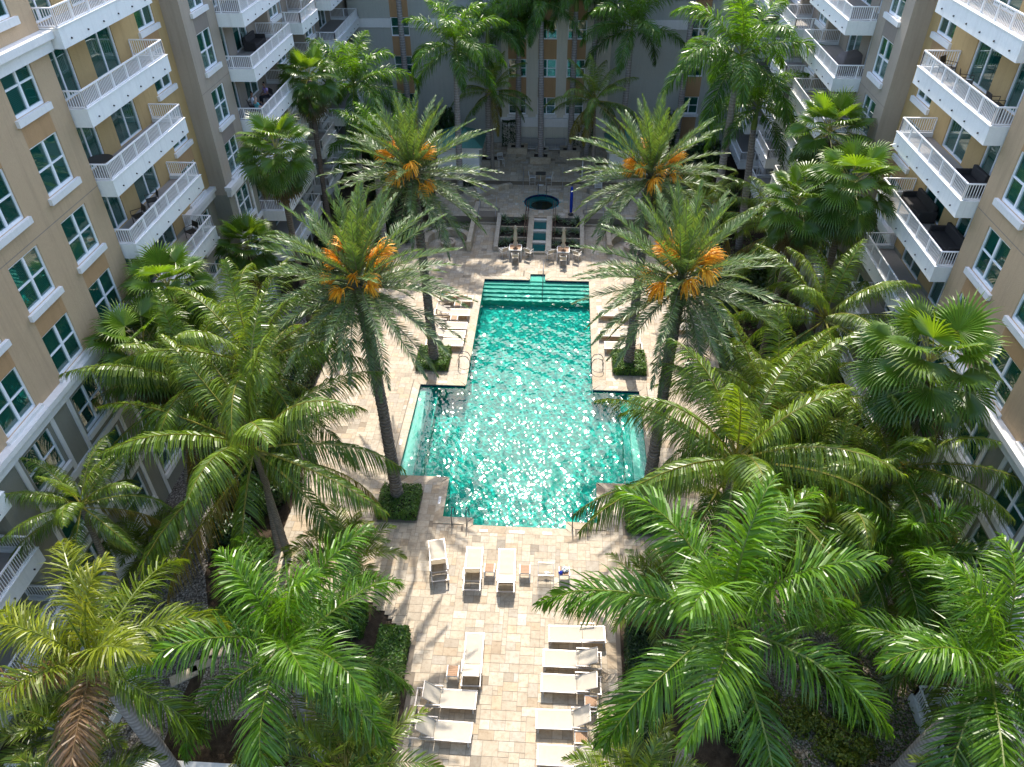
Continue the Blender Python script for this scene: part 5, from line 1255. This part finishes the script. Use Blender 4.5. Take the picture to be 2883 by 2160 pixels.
m = MB(); m.lathe([(.02, .02), (.22, .06), (.27, .2), (.2, .34), (.02, .38)], 14); tag(m.build('cushion', simple('coral_red', (.45, .05, .06), .8, .2), loc=(-16.9, 15.0, .02), smooth=True), 'coral red round cushion on the left patio', 'cushion')

# balcony furniture: floor height is sill - .9
LF = lambda k: sill_z(k) - .9 - .02; RF = lambda k: LF(k) - .18
for key, x, y, z, rz, lab in (('k', -18.6, 31.9, LF(4), 2.4, 'dark folding chair on the left balcony two floors above the cornice, nearer one'), ('k', -18.7, 33.6, LF(4), 2.2, 'dark folding chair on the left balcony two floors above the cornice, further one'),
        ('k', -18.7, 30.9, LF(3), -1.2, 'dark chair left of the table on the lowest tan left balcony'), ('k', -18.7, 33.3, LF(3), 1.4, 'dark chair right of the table on the lowest tan left balcony'), ('k', -18.6, 36.2, LF(3), 2.6, 'dark chair alone at the far end of the lowest tan left balcony'),
        ('k', 18.6, 36.2, RF(6), -2.4, 'dark chair at the far end of an upper right balcony'), ('k', 18.6, 34.2, RF(6), -2.0, 'dark chair in the middle of an upper right balcony'), ('k', 18.6, 31.4, RF(6), -1.6, 'dark chair at the near end of an upper right balcony')):
    put(CH, cu, key, (x, y, z), rz, lab, 'chair')
def dark_table(x, y, z, lab, rr=None):
    e = empty('balcony_table', (x, y, z), 0, lab, 'table'); m = MB()
    if rr: m.lathe([(.01, .70), (rr, .70), (rr, .73), (.01, .73)], 20)
    else: m.box(-.32, .32, -.32, .32, .68, .71)
    m.build('table_top', MAT['dark'], e); m = MB()
    for sx in (-1, 1): m.bar((sx * .25, -.22, 0), (sx * .2, .22, .68), .015); m.bar((sx * .25, .22, 0), (sx * .2, -.22, .68), .015)
    m.build('legs', MAT['dark'], e)
dark_table(-18.6, 32.2, LF(3), 'dark square table between two chairs on the lowest tan left balcony'); dark_table(-18.65, 30.6, LF(5), 'dark round table at the near end of a left balcony', .55)
def sofa(x, y, z, rz, L, mat, lab, name='balcony_sofa'):
    e = empty(name, (x, y, z), rz, lab, 'sofa'); m = MB(); m.box(-L/2, L/2, -.38, .38, .02, .36); m.build('seat', mat, e, bevel=.04); m = MB(); m.box(-L/2, L/2, -.42, -.24, .362, .82); m.build('backrest', mat, e, bevel=.05)
    for s_ in (-1, 1): m = MB(); m.box(*sorted((s_ * (L/2 + .002), s_ * (L/2 + .14))), -.42, .38, .02, .58); m.build('armrest', mat, e, bevel=.03)
DK = simple('charcoal_wicker', (.04, .037, .036), .8, .2); GY = simple('grey_cover', (.20, .17, .16), .85, .2, 0, .15, 3)
sofa(-18.6, 50.9, LF(5), H90 * -1, 1.8, DK, 'charcoal wicker sofa on the second left balcony row, above the seated people')
sofa(18.95, 35.2, RF(4), H90, 2.2, DK, 'charcoal wicker sofa on the lower right balcony, further one'); sofa(18.95, 31.6, RF(4), H90, 2.0, DK, 'charcoal wicker sofa on the lower right balcony, nearer one'); sofa(18.7, 31.2, RF(5), H90, 1.3, DK, 'charcoal wicker seat on the middle right balcony')
e = empty('covered_grill', (18.2, 47.6, RF(5)), .5, 'barbecue under a baggy grey cover on a far right balcony', 'grill'); m = MB(); m.add([(-.8, -.4, 0), (.8, -.4, 0), (.8, .4, 0), (-.8, .4, 0), (-.72, -.34, .85), (.72, -.34, .95), (.68, .3, 1.05), (-.7, .3, 1.0), (-.3, -.1, 1.2), (.35, .0, 1.22)], [(0, 1, 5, 4), (1, 2, 6, 5), (2, 3, 7, 6), (3, 0, 4, 7), (4, 5, 9, 8), (5, 6, 9), (6, 7, 8, 9), (7, 4, 8)]); m.build('cover', GY, e, bevel=.08)

# ------------------------------------------------------------------ people
def skin_mesh(name, V, E, rad, mat, parent, root=0, sub=2):
    me = bpy.data.meshes.new(name); me.from_pydata(V, E, []); me.materials.append(mat); o = bpy.data.objects.new(name, me); COL.objects.link(o)
    if parent: o.parent = parent
    o.modifiers.new('skin', 'SKIN'); me.skin_vertices or None
    sv = me.skin_vertices[0].data
    for i, q in enumerate(rad): sv[i].radius = q if hasattr(q, '__len__') else (q, q)
    sv[root].use_root = True; o.modifiers['skin'].use_smooth_shade = True
    s = o.modifiers.new('subdivision', 'SUBSURF'); s.levels = sub; s.render_levels = sub; return o
SKIN = {'tan': simple('tanned_skin', (.36, .17, .09), .5), 'fair': simple('fair_skin', (.52, .32, .23), .5), 'brown': simple('brown_skin', (.22, .11, .065), .5)}
def seated(x, y, z, rz, skin, shirt, trousers, hair, lab, lean=0.0):
    """sits facing local +y on a seat .46 high"""
    e = empty('person', (x, y, z), rz, lab, 'person')
    V = [(0, 0, .52), (0, -.03, .72), (0, -.06 + lean, .95), (0, -.05 + lean, 1.06), (0, -.02 + lean, 1.13), (0, .0 + lean, 1.24), (0, .01 + lean, 1.33)]; E = [(0, 1), (1, 2), (2, 3), (3, 4), (4, 5), (5, 6)]; Rr = [(.16, .13), (.15, .11), (.15, .10), (.06, .055), (.052, .055), (.085, .10), (.06, .07)]
    arms = []
    for s_ in (-1, 1):
        b = len(V); V += [(s_ * .19, -.05 + lean, .99), (s_ * .25, .02 + lean * .6, .74), (s_ * .16, .26, .66), (s_ * .13, .33, .65)]; E += [(2, b), (b, b + 1), (b + 1, b + 2), (b + 2, b + 3)]; Rr += [.055, .042, .034, .03]; arms.append(b)
        for q in range(5):
            c = len(V); V += [(s_ * (.145 - .018 * q), .38 + .012 * (2 - abs(q - 2)), .645), (s_ * (.143 - .019 * q), .415 + .014 * (2 - abs(q - 2)), .62)] if q else [(s_ * .10, .345, .64), (s_ * .085, .37, .63)]; E += [(b + 3, c), (c, c + 1)]; Rr += [.0095, .008]
        b = len(V); V += [(s_ * .1, .04, .50), (s_ * .13, .42, .50), (s_ * .13, .44, .10), (s_ * .14, .47, .05), (s_ * .145, .60, .035)]; E += [(0, b), (b, b + 1), (b + 1, b + 2), (b + 2, b + 3), (b + 3, b + 4)]; Rr += [.095, .068, .045, .045, .03]
    body = skin_mesh('body', V, E, Rr, skin, e)
    sV = [V[i] for i in (1, 2)] + [V[0]] ; sE = [(0, 1), (0, 2)]; sR = [(.165, .125), (.165, .115), (.17, .14)]
    for b in arms:
        i = len(sV); sV += [V[b], tuple(Vector(V[b]).lerp(Vector(V[b + 1]), .6))]; sE += [(1, i), (i, i + 1)]; sR += [.07, .058]
    skin_mesh('shirt', sV, sE, sR, shirt, e, 0)
    tV = [(0, 0, .51)]; tE = []; tR = [(.165, .125)]
    for s_ in (-1, 1): i = len(tV); tV += [(s_ * .1, .05, .50), (s_ * .13, .42, .50), (s_ * .13, .44, .16)]; tE += [(0, i), (i, i + 1), (i + 1, i + 2)]; tR += [.105, .078, .06]
    skin_mesh('trousers', tV, tE, tR, trousers, e, 0)
    hV = [(0, -.035 + lean, 1.25), (0, -.01 + lean, 1.355), (0, .03 + lean, 1.36)]; skin_mesh('hair', hV, [(0, 1), (1, 2)], [(.08, .075), (.082, .075), (.06, .05)], hair, e, 0)
    f = MB()
    for s_ in (-1, 1): f.bar((s_ * .034, .088 + lean, 1.265), (s_ * .034, .098 + lean, 1.265), .011, 0, 6)
    f.build('eyes', MAT['ink'], e); f = MB(); f.bar((0, .085 + lean, 1.255), (0, .115 + lean, 1.235), .010, 0, 5, .017); f.build('nose', skin, e)
    f = MB(); f.box(-.025, .025, .075 + lean, .096 + lean, 1.195, 1.203); f.build('mouth', SKIN['tan'], e)
    return e
cl = lambda n, c: simple(n, c, .85, .2, 0, .08)
W2F = LF(4)
seated(-17.55, 46.4, W2F, -.6, SKIN['fair'], cl('aqua_shirt', (.12, .42, .44)), cl('grey_trousers', (.12, .12, .13)), cl('grey_hair', (.35, .32, .29)), 'person in an aqua shirt sitting nearest the end of the left balcony')
seated(-18.1, 47.3, W2F, -1.0, SKIN['brown'], cl('white_shirt', (.70, .72, .80)), cl('dark_trousers', (.03, .035, .06)), cl('dark_hair', (.02, .015, .012)), 'person in a white shirt and dark trousers sitting in the middle on the left balcony')
seated(-17.9, 49.2, W2F, 2.4, SKIN['brown'], cl('lilac_shirt', (.34, .25, .52)), cl('black_trousers', (.03, .03, .035)), cl('black_hair', (.015, .012, .012)), 'person in a lilac shirt sitting across from the others on the left balcony', .06)
for x, y, rz, lab in ((-17.55, 46.35, -.6 , 'dark chair under the person in aqua'), (-18.1, 47.25, -1.0, 'dark chair under the person in white'), (-17.9, 49.2, 2.4, 'dark chair under the person in lilac')): put(CH, cu, 'k', (x, y, W2F), rz, lab + ' on the left balcony', 'chair')
def sunbather():
    e = empty('person', (-5.75, 44.95, .42), -H90, 'sunbather with tanned legs stretched out on a lounger, one arm behind the head', 'person')   # local +y points to the feet
    V = [(0, 0, .05), (0, -.22, .16), (0, -.44, .31), (0, -.52, .37), (0, -.58, .43), (0, -.66, .50), (0, -.73, .55)]; E = [(i, i + 1) for i in range(6)]; Rr = [(.16, .10), (.13, .09), (.16, .095), (.06, .055), (.05, .05), (.08, .095), (.06, .065)]
    V += [(.18, -.46, .33), (.40, -.62, .50), (.16, -.76, .56), (.08, -.78, .55)]; b = 7; E += [(2, b), (b, b + 1), (b + 1, b + 2), (b + 2, b + 3)]; Rr += [.05, .04, .032, .028]
    V += [(-.18, -.44, .32), (-.27, -.22, .14), (-.22, .02, .10), (-.20, .09, .10)]; b = 11; E += [(2, b), (b, b + 1), (b + 1, b + 2), (b + 2, b + 3)]; Rr += [.05, .04, .032, .028]
    for h, d, s_ in ((10, (-1, -.2, 0), 1), (14, (0, 1, -.1), 1)):
        d = Vector(d).normalized(); sd = d.cross(UP).normalized()
        for q in range(5):
            c = len(V); p = Vector(V[h]); o1 = p + sd * (.03 - .015 * q) + d * (.045 if q else .015); o2 = o1 + d * (.04 if q else .03) - UP * .012; V += [tuple(o1), tuple(o2)]; E += [(h, c), (c, c + 1)]; Rr += [.0095, .008]
    for s_ in (-1, 1): c = len(V); V += [(s_ * .09, .08, .06), (s_ * .11, .48, .10 + (.06 if s_ > 0 else 0)), (s_ * .10, .88, .05), (s_ * .10, .93, .05), (s_ * .11, .97, .15)]; E += [(0, c), (c, c + 1), (c + 1, c + 2), (c + 2, c + 3), (c + 3, c + 4)]; Rr += [.09, .065, .042, .042, .028]
    skin_mesh('body', V, E, Rr, SKIN['tan'], e)
    skin_mesh('swim_bottoms', [(0, .02, .05), (0, -.09, .10)], [(0, 1)], [(.172, .112), (.155, .105)], cl('dark_swimwear', (.03, .03, .05)), e); skin_mesh('swim_top', [(0, -.34, .245), (0, -.42, .295)], [(0, 1)], [(.15, .10), (.165, .103)], cl('black_swimwear', (.03, .03, .04)), e)
    skin_mesh('hair', [(0, -.70, .50), (0, -.765, .55)], [(0, 1)], [(.085, .07), (.075, .075)], cl('brown_hair', (.05, .03, .02)), e)
sunbather()
m = MB(); sling(m, -.5, .5, .0, .02, .9, 3, .02, 5); tag(m.build('beach_towel', cl('teal_towel', (.03, .35, .36)), loc=(-6.35, 44.95, .66), rz=H90), 'teal towel spread under the sunbather', 'towel')
bpy.data.objects['beach_towel'].scale = (.7, .45, 1); bpy.data.objects['beach_towel'].rotation_euler = (0, .55, 0)
def crumple(name, mat, loc, s, lab, cat, seed):
    rr = random.Random(seed); bm = bmesh.new(); bmesh.ops.create_icosphere(bm, subdivisions=3, radius=1)
    for v in bm.verts: k = .8 + .3 * math.sin(v.co.x * 5 + seed) * math.cos(v.co.y * 6) + rr.uniform(-.06, .06); v.co = Vector((v.co.x * k * s[0], v.co.y * k * s[1], max(-.0, (v.co.z * k + .5) * s[2])))
    me = bpy.data.meshes.new(name); bm.to_mesh(me); bm.free(); me.materials.append(mat); o = bpy.data.objects.new(name, me); COL.objects.link(o); o.location = loc; tag(o, lab, cat)
crumple('towel', cl('white_towel', (.66, .66, .62)), (2.27, 21.8, .467), (.20, .17, .12), 'crumpled white patterned towel on the rightmost front row table', 'towel', 2)
crumple('bag', cl('blue_bag', (.03, .06, .42)), (2.08, 21.6, .467), (.13, .10, .10), 'small blue bag on the rightmost front row table', 'bag', 5)
crumple('towel', cl('striped_towel', (.42, .42, .42)), (-2.72, 51.8, .46), (.22, .2, .18), 'grey striped towel heaped on the left dining chair', 'towel', 7)
# low frame seat with a transparent sling beside the towel table
e = empty('beach_chair', (1.40, 21.7, .003), .02, 'low see-through mesh beach seat with a towel, left of the towel table', 'chair'); m = MB()
for s_ in (-1, 1): m.bar((s_ * .36, -.55, .0), (s_ * .36, .55, .36), .018); m.bar((s_ * .36, .5, 0), (s_ * .36, .5, .34), .016); m.bar((s_ * .36, -.2, .14), (s_ * .36, -.5, .8), .016)
m.bar((-.36, .55, .36), (.36, .55, .36), .018); m.bar((-.36, -.5, .8), (.36, -.5, .8), .016); m.bar((-.36, -.05, .17), (.36, -.05, .17), .016); m.build('frame', MAT['alu'], e)
t = NT('see_through_mesh'); a = t.n('BsdfTransparent'); p = pbr(t, (.52, .45, .34), .8, .2); mx = t.n('MixShader'); mx.inputs[0].default_value = .55; t.l(a.outputs[0], mx.inputs[1]); t.l(p.outputs[0], mx.inputs[2]); mm_ = t.surf(mx.outputs[0])
m = MB(); sling(m, -.1, .52, .17, .34, .68, 1, .01, 3); m.build('seat_sling', mm_, e, smooth=True); m = MB(); sling(m, -.22, -.48, .2, .76, .66, 1, .01, 4); m.build('backrest', mm_, e, smooth=True)
crumple('towel', cl('folded_white_towel', (.7, .68, .64)), (1.45, 21.75, .24), (.16, .09, .05), 'small white towel on the low mesh beach seat', 'towel', 9)
